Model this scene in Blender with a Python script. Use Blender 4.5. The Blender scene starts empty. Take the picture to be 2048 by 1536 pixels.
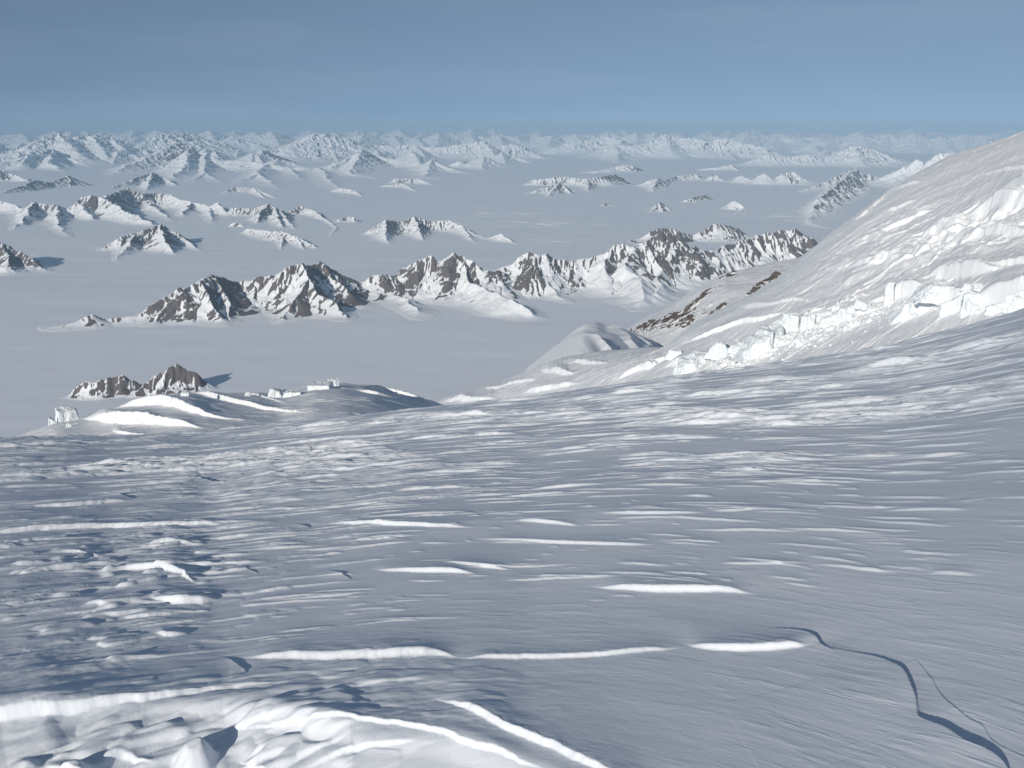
import bpy, bmesh, math, random
import numpy as np
from mathutils import Vector, Matrix

# ------------------------------------------------------------------ camera, world, sun, exposure
scn = bpy.context.scene
F_PX, HORIZON, CX, CY = 1800.0, 243.0, 1024.0, 768.0        # lens in photo pixels, row of the true horizon
PITCH = math.atan((CY - HORIZON) / F_PX)
cam_data = bpy.data.cameras.new("camera")
cam_data.sensor_width = 36.0
cam_data.lens = 36.0 * F_PX / 2048.0
cam_data.clip_start = 0.1
cam_data.clip_end = 2.0e6
cam = bpy.data.objects.new("camera", cam_data)
scn.collection.objects.link(cam)
cam.location = (0, 0, 0)
cam.rotation_euler = (math.pi / 2 - PITCH, 0, 0)
scn.camera = cam

SUN_ELEV = math.radians(20.2)
SUN_AZ = math.radians(180 + 29)                              # clockwise from +Y: behind the camera and to its left
sun_vec = Vector((math.sin(SUN_AZ) * math.cos(SUN_ELEV), math.cos(SUN_AZ) * math.cos(SUN_ELEV), math.sin(SUN_ELEV)))

world = bpy.data.worlds.new("World")
scn.world = world
world.use_nodes = True
wn, wl = world.node_tree.nodes, world.node_tree.links
wn.clear()
w_out = wn.new("ShaderNodeOutputWorld")
w_bg = wn.new("ShaderNodeBackground")
w_sky = wn.new("ShaderNodeTexSky")
w_sky.sky_type = 'NISHITA'
w_sky.sun_disc = False
w_sky.sun_elevation = SUN_ELEV
w_sky.sun_rotation = SUN_AZ
w_sky.altitude = 3000
w_sky.air_density = 1.0
w_sky.dust_density = 0.6
w_sky.ozone_density = 1.0
w_tc = wn.new("ShaderNodeTexCoord")
w_sep = wn.new("ShaderNodeSeparateXYZ")
wl.new(w_tc.outputs["Generated"], w_sep.inputs[0])
w_max = wn.new("ShaderNodeMath"); w_max.operation = 'MAXIMUM'; w_max.inputs[1].default_value = 0.0
wl.new(w_sep.outputs["Z"], w_max.inputs[0])
SKY_TINT = (1.05, 1.19, 1.20, 1)
w_com = wn.new("ShaderNodeCombineXYZ")
wl.new(w_sep.outputs["X"], w_com.inputs[0]); wl.new(w_sep.outputs["Y"], w_com.inputs[1]); 
w_lift = wn.new("ShaderNodeMath"); w_lift.operation = 'MULTIPLY_ADD'; w_lift.inputs[1].default_value = 0.8; w_lift.inputs[2].default_value = 0.225
wl.new(w_max.outputs[0], w_lift.inputs[0]); wl.new(w_lift.outputs[0], w_com.inputs[2])
wl.new(w_com.outputs[0], w_sky.inputs["Vector"])
# thin cirrus veils: noise on the sky dome, stretched along the horizon
w_map = wn.new("ShaderNodeMapping"); w_map.inputs["Scale"].default_value = (2.2, 2.2, 26.0); w_map.inputs["Rotation"].default_value = (0.0, 0.10, 0.0)
wl.new(w_tc.outputs["Generated"], w_map.inputs["Vector"])
w_noi = wn.new("ShaderNodeTexNoise"); w_noi.inputs["Scale"].default_value = 1.3; w_noi.inputs["Detail"].default_value = 4.0; w_noi.inputs["Roughness"].default_value = 0.5
wl.new(w_map.outputs[0], w_noi.inputs["Vector"])
w_rng = wn.new("ShaderNodeMapRange"); w_rng.inputs[1].default_value = 0.45; w_rng.inputs[2].default_value = 0.85; w_rng.inputs[3].default_value = 0.0; w_rng.inputs[4].default_value = 0.11
wl.new(w_noi.outputs["Fac"], w_rng.inputs[0])
w_hsv = wn.new("ShaderNodeHueSaturation"); w_hsv.inputs["Saturation"].default_value = 0.80; w_hsv.inputs["Value"].default_value = 1.0
wl.new(w_sky.outputs[0], w_hsv.inputs["Color"])
w_mix = wn.new("ShaderNodeMix"); w_mix.data_type = 'RGBA'
w_tint = wn.new("ShaderNodeMix"); w_tint.data_type = 'RGBA'; w_tint.blend_type = 'MULTIPLY'; w_tint.inputs["Factor"].default_value = 1.0
w_tint.inputs["B"].default_value = SKY_TINT
wl.new(w_hsv.outputs[0], w_tint.inputs["A"])
wl.new(w_rng.outputs[0], w_mix.inputs["Factor"]); wl.new(w_tint.outputs["Result"], w_mix.inputs["A"])
w_mix.inputs["B"].default_value = (7.0, 7.4, 8.0, 1)
wl.new(w_mix.outputs["Result"], w_bg.inputs["Color"])
w_bg.inputs["Strength"].default_value = 0.073
wl.new(w_bg.outputs[0], w_out.inputs["Surface"])

sun_data = bpy.data.lights.new("sun", 'SUN')
sun_data.energy = 3.35
sun_data.angle = math.radians(0.5)
sun_data.color = (1.0, 0.93, 0.83)
sun = bpy.data.objects.new("sun", sun_data)
scn.collection.objects.link(sun)
sun.rotation_euler = (-sun_vec).to_track_quat('-Z', 'Y').to_euler()

scn.view_settings.view_transform = 'Standard'
scn.view_settings.look = 'None'
scn.view_settings.exposure = 0.08
scn.view_settings.gamma = 1.0
scn.render.engine = 'CYCLES'
scn.cycles.use_denoising = True
scn.cycles.max_bounces = 5
scn.cycles.diffuse_bounces = 3
scn.cycles.volume_bounces = 0

HAZE_DENSITY = 1.15e-5
HAZE_COLOR = (0.50, 0.75, 1.0, 1)

# ------------------------------------------------------------------ numpy helpers
def perlin(x, y, seed=0):
    rs = np.random.RandomState(seed + 11)
    p = rs.permutation(512)
    p = np.concatenate([p, p]).astype(np.int32)
    ang = rs.rand(512) * 2 * np.pi
    gx, gy = np.cos(ang).astype(np.float32), np.sin(ang).astype(np.float32)
    xf, yf = np.floor(x), np.floor(y)
    xi, yi = xf.astype(np.int64) & 511, yf.astype(np.int64) & 511
    fx, fy = (x - xf).astype(np.float32), (y - yf).astype(np.float32)
    u, v = fx * fx * fx * (fx * (fx * 6 - 15) + 10), fy * fy * fy * (fy * (fy * 6 - 15) + 10)
    x1, y1 = (xi + 1) & 511, (yi + 1) & 511
    a, b = p[xi], p[x1]
    def g(h, dx, dy):
        return gx[h] * dx + gy[h] * dy
    n00 = g(p[a + yi], fx, fy); n10 = g(p[b + yi], fx - 1, fy)
    n01 = g(p[a + y1], fx, fy - 1); n11 = g(p[b + y1], fx - 1, fy - 1)
    nx0 = n00 + u * (n10 - n00); nx1 = n01 + u * (n11 - n01)
    return (nx0 + v * (nx1 - nx0)) * 1.5

def fbm(x, y, seed=0, octaves=4, gain=0.5, lac=2.03):
    s, a, t = 0.0, 1.0, 0.0
    for o in range(octaves):
        s = s + a * perlin(x, y, seed + o * 17); t += a
        x, y, a = x * lac + 13.7, y * lac + 7.3, a * gain
    return s / t * 1.3

def ridged(x, y, seed=0, octaves=3):
    s, a, t = 0.0, 1.0, 0.0
    for o in range(octaves):
        s = s + a * (1 - np.minimum(1.0, np.abs(perlin(x, y, seed + o * 31)) * 1.9)); t += a
        x, y, a = x * 2.1 + 3.1, y * 2.1 + 9.2, a * 0.5
    return s / t

def sstep(a, b, x):
    t = np.clip((x - a) / (b - a), 0, 1)
    return t * t * (3 - 2 * t)

def ray(px, py):
    """azimuth from +Y towards +X and tangent of the depression angle of a photo pixel"""
    px, py = np.asarray(px, float), np.asarray(py, float)
    cx, cy = (px - CX) / F_PX, -(py - CY) / F_PX
    dx = cx
    dy = cy * math.sin(PITCH) + math.cos(PITCH)
    dz = cy * math.cos(PITCH) - math.sin(PITCH)
    h = np.hypot(dx, dy)
    return np.arctan2(dx, dy), -dz / h

def grid_mesh(name, X, Y, Z, mat, attrs=None, keep=None, kind='structure', label=None, category=None, group=None):
    n, m = X.shape
    ox, oy, oz = float(X.mean()), float(Y.mean()), float(Z.mean())
    if n * m and keep is None:
        pass
    idx = np.arange(n * m).reshape(n, m)
    quads = np.stack([idx[:-1, :-1], idx[:-1, 1:], idx[1:, 1:], idx[1:, :-1]], -1).reshape(-1, 4)
    co = np.stack([X - ox, Y - oy, Z - oz], -1).reshape(-1, 3)
    if keep is not None:
        k = keep.reshape(-1)
        quads = quads[k[quads].any(1)]
        used = np.zeros(n * m, bool); used[quads.reshape(-1)] = True
        remap = np.cumsum(used) - 1
        quads = remap[quads]; co = co[used]
    else:
        used = None
    # faces wound so that normals look up
    a, b, c = co[quads[:, 0]], co[quads[:, 1]], co[quads[:, 2]]
    nz = (b[:, 0] - a[:, 0]) * (c[:, 1] - a[:, 1]) - (b[:, 1] - a[:, 1]) * (c[:, 0] - a[:, 0])
    if np.median(nz) < 0:
        quads = quads[:, ::-1]
    me = bpy.data.meshes.new(name)
    me.vertices.add(len(co)); me.vertices.foreach_set("co", co.astype(np.float32).ravel())
    me.loops.add(quads.size); me.loops.foreach_set("vertex_index", quads.astype(np.int32).ravel())
    me.polygons.add(len(quads))
    me.polygons.foreach_set("loop_start", np.arange(0, quads.size, 4, dtype=np.int32))
    me.polygons.foreach_set("use_smooth", np.ones(len(quads), bool))
    me.update(calc_edges=True)
    for an, av in (attrs or {}).items():
        at = me.attributes.new(an, 'FLOAT', 'POINT')
        v = av.reshape(-1)
        at.data.foreach_set("value", (v[used] if used is not None else v).astype(np.float32))
    me.materials.append(mat)
    o = bpy.data.objects.new(name, me)
    o.location = (ox, oy, oz)
    scn.collection.objects.link(o)
    if kind: o["kind"] = kind
    if label: o["label"] = label
    if category: o["category"] = category
    if group: o["group"] = group
    return o

# ------------------------------------------------------------------ materials
def new_mat(name):
    m = bpy.data.materials.new(name); m.use_nodes = True
    nt = m.node_tree; nt.nodes.clear()
    out = nt.nodes.new("ShaderNodeOutputMaterial"); b = nt.nodes.new("ShaderNodeBsdfPrincipled")
    nt.links.new(b.outputs[0], out.inputs["Surface"])
    return m, nt, b

def noise_node(nt, scale, detail=4, rough=0.55, vec=None):
    n = nt.nodes.new("ShaderNodeTexNoise"); n.inputs["Scale"].default_value = scale
    n.inputs["Detail"].default_value = detail; n.inputs["Roughness"].default_value = rough
    if vec is not None: nt.links.new(vec, n.inputs["Vector"])
    return n

def snow_material(name, color, color2, s1, s2, bump, dist, stretch=(1, 1, 1), rot=0.0):
    m, nt, b = new_mat(name)
    tc = nt.nodes.new("ShaderNodeTexCoord")
    mp = nt.nodes.new("ShaderNodeMapping"); mp.inputs["Scale"].default_value = stretch; mp.inputs["Rotation"].default_value = (0, 0, rot)
    nt.links.new(tc.outputs["Object"], mp.inputs["Vector"])
    n1 = noise_node(nt, s1, 5, 0.6, mp.outputs[0]); n2 = noise_node(nt, s2, 4, 0.6, mp.outputs[0])
    mx = nt.nodes.new("ShaderNodeMix"); mx.data_type = 'RGBA'
    mx.inputs["A"].default_value = color; mx.inputs["B"].default_value = color2
    nt.links.new(n1.outputs["Fac"], mx.inputs["Factor"]); nt.links.new(mx.outputs["Result"], b.inputs["Base Color"])
    b.inputs["Roughness"].default_value = 0.75
    b.inputs["Specular IOR Level"].default_value = 0.25
    bp = nt.nodes.new("ShaderNodeBump"); bp.inputs["Strength"].default_value = bump; bp.inputs["Distance"].default_value = dist
    nt.links.new(n2.outputs["Fac"], bp.inputs["Height"]); nt.links.new(bp.outputs[0], b.inputs["Normal"])
    return m

WIND = math.atan2(0.65, -0.76)
def foreground_material():
    m, nt, b = new_mat("wind_packed_snow")
    def attr(n):
        a = nt.nodes.new("ShaderNodeAttribute"); a.attribute_name = n; return a.outputs["Fac"]
    com = nt.nodes.new("ShaderNodeCombineXYZ")
    nt.links.new(attr("along"), com.inputs[0]); nt.links.new(attr("across"), com.inputs[1])
    def mapped(sx, sy):
        mp = nt.nodes.new("ShaderNodeMapping"); mp.inputs["Scale"].default_value = (sx, sy, 1)
        nt.links.new(com.outputs[0], mp.inputs["Vector"]); return mp.outputs[0]
    tc = nt.nodes.new("ShaderNodeTexCoord")
    col = noise_node(nt, 1.0, 5, 0.6, mapped(0.5, 1.6))
    mx = nt.nodes.new("ShaderNodeMix"); mx.data_type = 'RGBA'
    mx.inputs["A"].default_value = (0.76, 0.81, 0.87, 1); mx.inputs["B"].default_value = (0.83, 0.86, 0.90, 1)
    nt.links.new(col.outputs["Fac"], mx.inputs["Factor"]); nt.links.new(mx.outputs["Result"], b.inputs["Base Color"])
    b.inputs["Roughness"].default_value = 0.75; b.inputs["Specular IOR Level"].default_value = 0.25
    prev = None
    # hard little steps, streaky grain, lumps where the crust is broken
    def layer(noise, strength, dist, lo=None, hi=None, mask=None):
        nonlocal prev
        h = noise.outputs["Fac"]
        if lo is not None:
            mr = nt.nodes.new("ShaderNodeMapRange"); mr.interpolation_type = 'SMOOTHSTEP'
            mr.inputs[1].default_value = lo; mr.inputs[2].default_value = hi
            nt.links.new(h, mr.inputs[0]); h = mr.outputs[0]
        if mask:
            mu = nt.nodes.new("ShaderNodeMath"); mu.operation = 'MULTIPLY'
            nt.links.new(h, mu.inputs[0]); nt.links.new(attr(mask), mu.inputs[1]); h = mu.outputs[0]
        bp = nt.nodes.new("ShaderNodeBump"); bp.inputs["Strength"].default_value = strength; bp.inputs["Distance"].default_value = dist
        nt.links.new(h, bp.inputs["Height"])
        if prev is not None: nt.links.new(prev, bp.inputs["Normal"])
        prev = bp.outputs[0]
    layer(noise_node(nt, 1.0, 4, 0.6, mapped(1.1, 4.5)), 0.8, 0.022, 0.56, 0.66, "patchy")
    layer(noise_node(nt, 1.0, 4, 0.65, mapped(4.0, 16.0)), 0.55, 0.006)
    layer(noise_node(nt, 4.5, 4, 0.5, tc.outputs["Object"]), 0.45, 0.035, None, None, "crust")
    layer(noise_node(nt, 60.0, 3, 0.6, tc.outputs["Object"]), 0.35, 0.004)
    nt.links.new(prev, b.inputs["Normal"])
    return m
mat_fg = foreground_material()
mat_hill = snow_material("glacier_snow", (0.88, 0.90, 0.92, 1), (0.91, 0.92, 0.93, 1), 0.05, 0.7, 0.5, 0.35, (0.22, 1.0, 1.0), -WIND)
mat_ice = snow_material("icefield_snow", (0.81, 0.84, 0.89, 1), (0.87, 0.89, 0.92, 1), 0.00035, 0.004, 0.15, 6.0, (0.45, 1.6, 1.0), 0.25)
mat_block = snow_material("serac_ice", (0.70, 0.78, 0.82, 1), (0.86, 0.88, 0.895, 1), 0.16, 0.8, 0.9, 0.8, (1, 1, 0.30), 0)

def rock_material(name, scale, rock_a, rock_b):
    m, nt, b = new_mat(name)
    tc = nt.nodes.new("ShaderNodeTexCoord")
    at = nt.nodes.new("ShaderNodeAttribute"); at.attribute_name = "rock"
    n1 = noise_node(nt, 1.0 / scale, 6, 0.65, tc.outputs["Object"])
    n2 = noise_node(nt, 4.0 / scale, 5, 0.6, tc.outputs["Object"])
    ad = nt.nodes.new("ShaderNodeMath"); ad.operation = 'MULTIPLY_ADD'; ad.inputs[1].default_value = 0.75; ad.inputs[2].default_value = -0.375
    nt.links.new(n1.outputs["Fac"], ad.inputs[0])
    sm = nt.nodes.new("ShaderNodeMath"); sm.operation = 'ADD'
    nt.links.new(ad.outputs[0], sm.inputs[0]); nt.links.new(at.outputs["Fac"], sm.inputs[1])
    rg = nt.nodes.new("ShaderNodeMapRange"); rg.interpolation_type = 'SMOOTHSTEP'
    rg.inputs[1].default_value = -0.05; rg.inputs[2].default_value = 0.07
    nt.links.new(sm.outputs[0], rg.inputs[0])
    rc = nt.nodes.new("ShaderNodeMix"); rc.data_type = 'RGBA'
    rc.inputs["A"].default_value = rock_a; rc.inputs["B"].default_value = rock_b
    nt.links.new(n2.outputs["Fac"], rc.inputs["Factor"])
    mx = nt.nodes.new("ShaderNodeMix"); mx.data_type = 'RGBA'
    mx.inputs["A"].default_value = (0.86, 0.875, 0.89, 1)
    nt.links.new(rc.outputs["Result"], mx.inputs["B"]); nt.links.new(rg.outputs[0], mx.inputs["Factor"])
    nt.links.new(mx.outputs["Result"], b.inputs["Base Color"])
    b.inputs["Roughness"].default_value = 0.85; b.inputs["Specular IOR Level"].default_value = 0.15
    bp = nt.nodes.new("ShaderNodeBump"); bp.inputs["Strength"].default_value = 0.35; bp.inputs["Distance"].default_value = scale * 0.12
    nt.links.new(n2.outputs["Fac"], bp.inputs["Height"]); nt.links.new(bp.outputs[0], b.inputs["Normal"])
    return m

_rock_mats = {}
def rock_mat(scale):
    k = 2 ** round(math.log2(scale) * 2) if False else round(scale)
    if k not in _rock_mats:
        _rock_mats[k] = rock_material("snowy_rock", scale, (0.088, 0.075, 0.071, 1), (0.21, 0.18, 0.165, 1))
    return _rock_mats[k]

# ------------------------------------------------------------------ steps and cracks cut into a snow surface
def polyline_field(X, Y, pts, vals, pad):
    """nearest signed distance (positive on the far side from the camera), value along the line, end fade"""
    pts = np.asarray(pts, float); vals = np.asarray(vals, float)
    x0, y0 = pts.min(0) - pad; x1, y1 = pts.max(0) + pad
    sel = (X > x0) & (X < x1) & (Y > y0) & (Y < y1)
    if not sel.any():
        return None
    x, y = X[sel], Y[sel]
    best = np.full(x.shape, 1e18); sd = np.zeros_like(x); vv = np.zeros_like(x); ss = np.zeros_like(x); over = np.zeros_like(x)
    cum = 0.0
    nseg = len(pts) - 1
    for i in range(nseg):
        a, b = pts[i], pts[i + 1]
        d = b - a; L = np.hypot(*d) + 1e-9
        traw = ((x - a[0]) * d[0] + (y - a[1]) * d[1]) / L ** 2
        t = np.clip(traw, 0, 1)
        qx, qy = a[0] + d[0] * t, a[1] + d[1] * t
        dist = np.hypot(x - qx, y - qy)
        cr = d[0] * (y - a[1]) - d[1] * (x - a[0])
        # far side: the side the camera (origin) is not on
        cc = d[0] * (0 - a[1]) - d[1] * (0 - a[0])
        sg = np.where(np.sign(cr) == np.sign(cc), -1.0, 1.0)
        ov = np.zeros_like(x)
        if i == 0: ov = np.maximum(ov, -traw * L)
        if i == nseg - 1: ov = np.maximum(ov, (traw - 1) * L)
        u = dist < best
        best = np.where(u, dist, best); sd = np.where(u, sg * dist, sd)
        vv = np.where(u, vals[i] + (vals[i + 1] - vals[i]) * t, vv); ss = np.where(u, cum + t * L, ss); over = np.where(u, ov, over)
        cum += L
    return sel, sd, vv, ss, np.maximum(over, 0)

def smooth_line(pts, n=20):
    """Catmull-Rom through photo points carrying any number of values"""
    P = np.asarray(pts, float)
    if len(P) < 3: return P
    E = np.vstack([2 * P[0] - P[1], P, 2 * P[-1] - P[-2]])
    out = []
    for i in range(1, len(E) - 2):
        p0, p1, p2, p3 = E[i - 1], E[i], E[i + 1], E[i + 2]
        for k in range(n):
            t = k / n
            out.append(0.5 * (2 * p1 + (p2 - p0) * t + (2 * p0 - 5 * p1 + 4 * p2 - p3) * t * t + (3 * p1 - p0 - 3 * p2 + p3) * t ** 3))
    out.append(P[-1])
    return np.array(out)

class Surface:
    """snow surface sampled on a fan of bearings and ranges round the viewpoint; scale bends the rows so that they follow the wind"""
    def __init__(self, al, r, scale=None):
        self.al, self.r = al, r
        self.scale = np.ones(len(al)) if scale is None else scale
        self.A = np.repeat(al[:, None], len(r), 1)
        self.R = self.scale[:, None] * r[None, :]
        self.X, self.Y = self.R * np.sin(self.A), self.R * np.cos(self.A)
        self.dr = np.gradient(self.R, axis=1)
        self.Z = None
    def setz(self, Z):
        self.Z = Z; self.base = Z.copy()
    def hit(self, px, py, base=True):
        a, t = ray(px, py)
        j = int(np.clip(round(np.interp(a, self.al, np.arange(len(self.al)))), 0, len(self.al) - 1))
        z, r = (self.base if base else self.Z)[j], self.R[j]
        dep = -z / r
        ok = np.nonzero(dep <= t)[0]
        k = ok[0] if len(ok) else int(np.argmin(dep))
        if k > 0 and len(ok):
            f = (dep[k - 1] - t) / (dep[k - 1] - dep[k] + 1e-12)
            rr = r[k - 1] + f * (r[k] - r[k - 1])
        else:
            rr = r[k]
        return rr * math.sin(a), rr * math.cos(a), rr
    def line(self, pts):
        """photo polyline -> per-bearing range, height in metres, slant factor"""
        L = smooth_line(pts)
        a, rr, h = [], [], []
        for px, py, hp in L:
            x, y, r = self.hit(px, py)
            a.append(math.atan2(x, y)); rr.append(r); h.append(max(hp, 0) * r / F_PX)
        a, rr, h = np.array(a), np.array(rr), np.array(h)
        o = np.argsort(a); a, rr, h = a[o], rr[o], h[o]
        j0 = max(0, int(np.searchsorted(self.al, a[0])) - 1); j1 = min(len(self.al), int(np.searchsorted(self.al, a[-1])) + 2)
        if j1 - j0 < 3: return None
        al = self.al[j0:j1]
        rl, hl_ = np.interp(al, a, rr), np.interp(al, a, h, left=0, right=0)
        n = max(2, int(0.035 * len(al)))
        ker = np.hanning(2 * n + 3)[1:-1]; ker /= ker.sum()
        pad = lambda v, m: np.concatenate([np.full(n, v[0] if m else 0.0), v, np.full(n, v[-1] if m else 0.0)])
        rl = np.convolve(pad(rl, True), ker, 'valid'); hl_ = np.convolve(pad(hl_, False), ker, 'valid')
        edge = np.minimum(np.arange(len(al)), np.arange(len(al))[::-1]) / (0.10 * len(al) + 1)
        if a[0] > self.al[0] and a[-1] < self.al[-1]: hl_ = hl_ * sstep(0, 1, edge / 1.8)
        m = max(3, int(0.06 * len(al))); k2 = np.hanning(2 * m + 3)[1:-1]; k2 /= k2.sum()
        rs_ = np.convolve(np.concatenate([2 * rl[0] - rl[m:0:-1], rl, 2 * rl[-1] - rl[-2:-m - 2:-1]]), k2, 'valid') if len(rl) > m + 2 else rl
        cosf = 1 / np.sqrt(1 + (np.gradient(rs_, al) / rl) ** 2)
        return j0, j1, rl, hl_, cosf, max(h.max(), 1e-4)
    def step(self, pts, decay=6.0, width=0.35, rough=0.15, seed=1):
        """a wall facing the viewer: pts = (photo x, photo y of its foot, height in photo pixels); the raised ground behind it spreads and sinks away"""
        res = self.line(pts)
        if res is None: return
        j0, j1, rl, h, cosf, hm = res
        rmid = float(rl.mean()); da = float(np.median(np.diff(self.al)))
        sig = [k * decay * hm / (rmid * da) for k in (0.18, 0.55, 1.3)]
        mg = int(3 * sig[-1]) + 2
        J0, J1 = max(0, j0 - mg), min(len(self.al), j1 + mg)
        def ext(v, mode):
            a, b = j0 - J0, J1 - j1
            if mode: return np.concatenate([np.full(a, v[0]), v, np.full(b, v[-1])])
            return np.concatenate([np.full(a, v[0] if j0 == 0 else 0.0), v, np.full(b, v[-1] if j1 == len(self.al) else 0.0)])
        rl, cosf, h = ext(rl, True), ext(cosf, True), ext(h, False)
        def blur(v, sg):
            n = int(3 * sg) + 1
            k = np.exp(-0.5 * (np.arange(-n, n + 1) / max(sg, 0.3)) ** 2); k /= k.sum()
            return np.convolve(np.concatenate([np.full(n, v[0]), v, np.full(n, v[-1])]), k, 'valid')
        n0 = max(1.0, 0.4 * hm / (rmid * da))
        rl = blur(rl, n0)
        hk = np.stack([blur(h, n0)] + [blur(h, g) for g in sig], 0)
        sl = np.s_[J0:J1, :]
        sd = (self.R[sl] - rl[:, None]) * cosf[:, None]
        near = (sd > -2.5 * hm - 1e-3) & (sd < hm * (decay * 5 + 3))
        c = np.nonzero(near.any(0))[0]
        if len(c) == 0: return
        sl = np.s_[J0:J1, c[0]:c[-1] + 1]
        x, y, sd = self.X[sl], self.Y[sl], sd[:, c[0]:c[-1] + 1]
        sd = sd + rough * hm * (1.6 * fbm(x / (hm * 5), y / (hm * 5), seed, 3, 0.45) + 0.25 * fbm(x / (hm * 1.2), y / (hm * 1.2), seed + 5, 2))
        vv = hk[0][:, None]
        wd = np.maximum(np.maximum(width * vv, 0.02 * hm), 1.2 * self.dr[sl] * cosf[:, None])
        q_ = np.clip(sd / (decay * hm), 0, 3)
        va = np.zeros_like(sd)
        for k, (lo, hi) in enumerate(((0, 0.25), (0.25, 0.8), (0.8, 2.0))):
            t = np.clip((q_ - lo) / (hi - lo), 0, 1)
            m = (q_ >= lo) & (q_ < hi if k < 2 else True)
            va = np.where(m, hk[k][:, None] * (1 - t) + hk[k + 1][:, None] * t, va)
        face = np.exp(-((sd - 0.5 * wd) / (1.2 * wd + 0.5 * hm)) ** 2)
        self.Z[sl] += va * sstep(0, 1, sd / wd) * np.exp(-np.maximum(sd - wd, 0) / (decay * hm)) + face * vv * 0.10 * fbm(x / (1.6 * hm), y / (1.6 * hm), seed + 9, 3, 0.5)
    def drop(self, pts, seed=3, ratio=2.2):
        """an edge whose viewer side stands higher, so that its shadow falls beyond it: pts = (photo x, photo y, shadow width in photo pixels)"""
        L = smooth_line(pts)
        w, h = [], []
        for px, py, hp in L:
            x, y, r = self.hit(px, py)
            w.append((x, y)); h.append(max(hp, 0.3) * r / F_PX / ratio)
        hm = max(h)
        res = polyline_field(self.X, self.Y, np.array(w), h, hm * 22)
        if res is None: return
        sel, sd, vv, ss, over = res
        x, y = self.X[sel], self.Y[sel]
        sd = sd + 0.25 * hm * fbm(x / (hm * 8), y / (hm * 8), seed, 2)
        wd = np.maximum(0.5 * hm, 0.8 * self.dr[sel])
        fade = np.exp(-(over / (2.0 * hm)) ** 2)
        self.Z[sel] += vv * fade * (np.exp(np.minimum(sd, 0) / (7 * hm)) * sstep(1, 0, sd / wd) - 0.5 * sstep(0, 1, sd / wd) * np.exp(-np.maximum(sd, 0) / (6 * hm)))
    def scarps(self, n, rng, rlo, rhi, alo, ahi, lens, hgt, dens, sx_dir=0.0, decay=5.0, seed=5):
        """scatter of short wind-cut scarps; sx_dir = change of range per metre along the scarp"""
        rs = np.random.RandomState(seed); done = 0; tries = 0
        while done < n and tries < n * 60:
            tries += 1
            a0 = rs.uniform(alo, ahi); r0 = math.exp(rs.uniform(math.log(rlo), math.log(rhi)))
            i0 = int(np.clip(np.searchsorted(self.al, a0), 0, len(self.al) - 1)); k0 = int(np.clip(np.searchsorted(self.r, r0 / self.scale[i0]), 0, len(self.r) - 1))
            if rs.rand() > dens(i0, k0): continue
            done += 1
            Ls, hs_ = rng(rs, r0)
            di = int((Ls / r0) / float(np.median(np.diff(self.al)))) + 2
            ex = abs(sx_dir) * Ls + 0.3 * Ls + 0.4 * hs_
            k1 = int(np.searchsorted(self.r, (r0 - ex) / self.scale[i0])); k2 = int(np.searchsorted(self.r, (r0 + ex + (decay * 3) * hs_) / self.scale[i0]))
            sl = np.s_[max(0, i0 - di):i0 + di, max(0, k1):k2]
            if self.A[sl].size == 0: continue
            sx = (self.A[sl] - a0) * r0
            tilt = rs.uniform(-0.14, 0.14)
            skew = rs.uniform(-0.35, 0.35); cv = rs.uniform(-0.08, 0.08); fr = rs.uniform(3, 9); ph = rs.uniform(0, 6)
            tt = np.clip(sx / Ls, -1, 1)
            hh = hs_ * np.clip(1 - np.abs(tt - skew * (1 - tt * tt)) ** 2.0, 0, 1)
            rowbend = self.R[sl] / self.scale[sl[0]][:, None] * self.scale[i0]
            dd = rowbend - r0 - (sx_dir + tilt) * sx + cv * sx * sx / Ls + 0.35 * hs_ * (np.sin(sx / Ls * fr + ph) + 0.6 * np.sin(sx / Ls * fr * 2.7 + 2 * ph) - math.sin(ph))
            w_ = np.maximum(0.5 * hs_, 1.02 * self.dr[sl])
            self.Z[sl] += hh * sstep(0, 1, dd / w_) * np.exp(-np.maximum(dd - w_, 0) / (decay * hs_))

def skyline(pts, smooth=0):
    P = np.asarray(pts, float)
    a, t = ray(P[:, 0], P[:, 1])
    aa = np.linspace(a[0], a[-1], 1200)
    tt = np.interp(aa, a, t)
    if smooth:
        k = np.exp(-0.5 * (np.arange(-3 * smooth, 3 * smooth + 1) / smooth) ** 2); k /= k.sum()
        tp = np.concatenate([tt[0] + (tt[1] - tt[0]) * np.arange(-3 * smooth, 0), tt, tt[-1] + (tt[-1] - tt[-2]) * np.arange(1, 3 * smooth + 1)])
        tt = np.convolve(tp, k, 'valid')
    return lambda al: np.interp(al, aa, tt)

# =================================================================== foreground snow slope
EDGE = skyline([(-700, 925), (-300, 897), (0, 878), (200, 875), (400, 866), (620, 842), (870, 813), (1060, 795), (1250, 768), (1450, 742),
                (1650, 713), (1800, 688), (1930, 655), (2048, 618), (2300, 545), (2600, 475), (3000, 410), (3600, 350), (4600, 290), (7000, 240)], 6)
H0, RE = 4.0, 70.0
_r = [2.2]
while _r[-1] < 92:
    _r.append(_r[-1] + min(0.0021 * _r[-1], max(0.00023 * _r[-1] ** 2, 0.008), 0.15))
r_fg = np.concatenate([_r, np.linspace(93, 190, 45)])
al_fg = np.radians(np.concatenate([np.linspace(-72, -40.2, 110), np.linspace(-40, 40, 1540), np.linspace(40.2, 72, 110)]))
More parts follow.
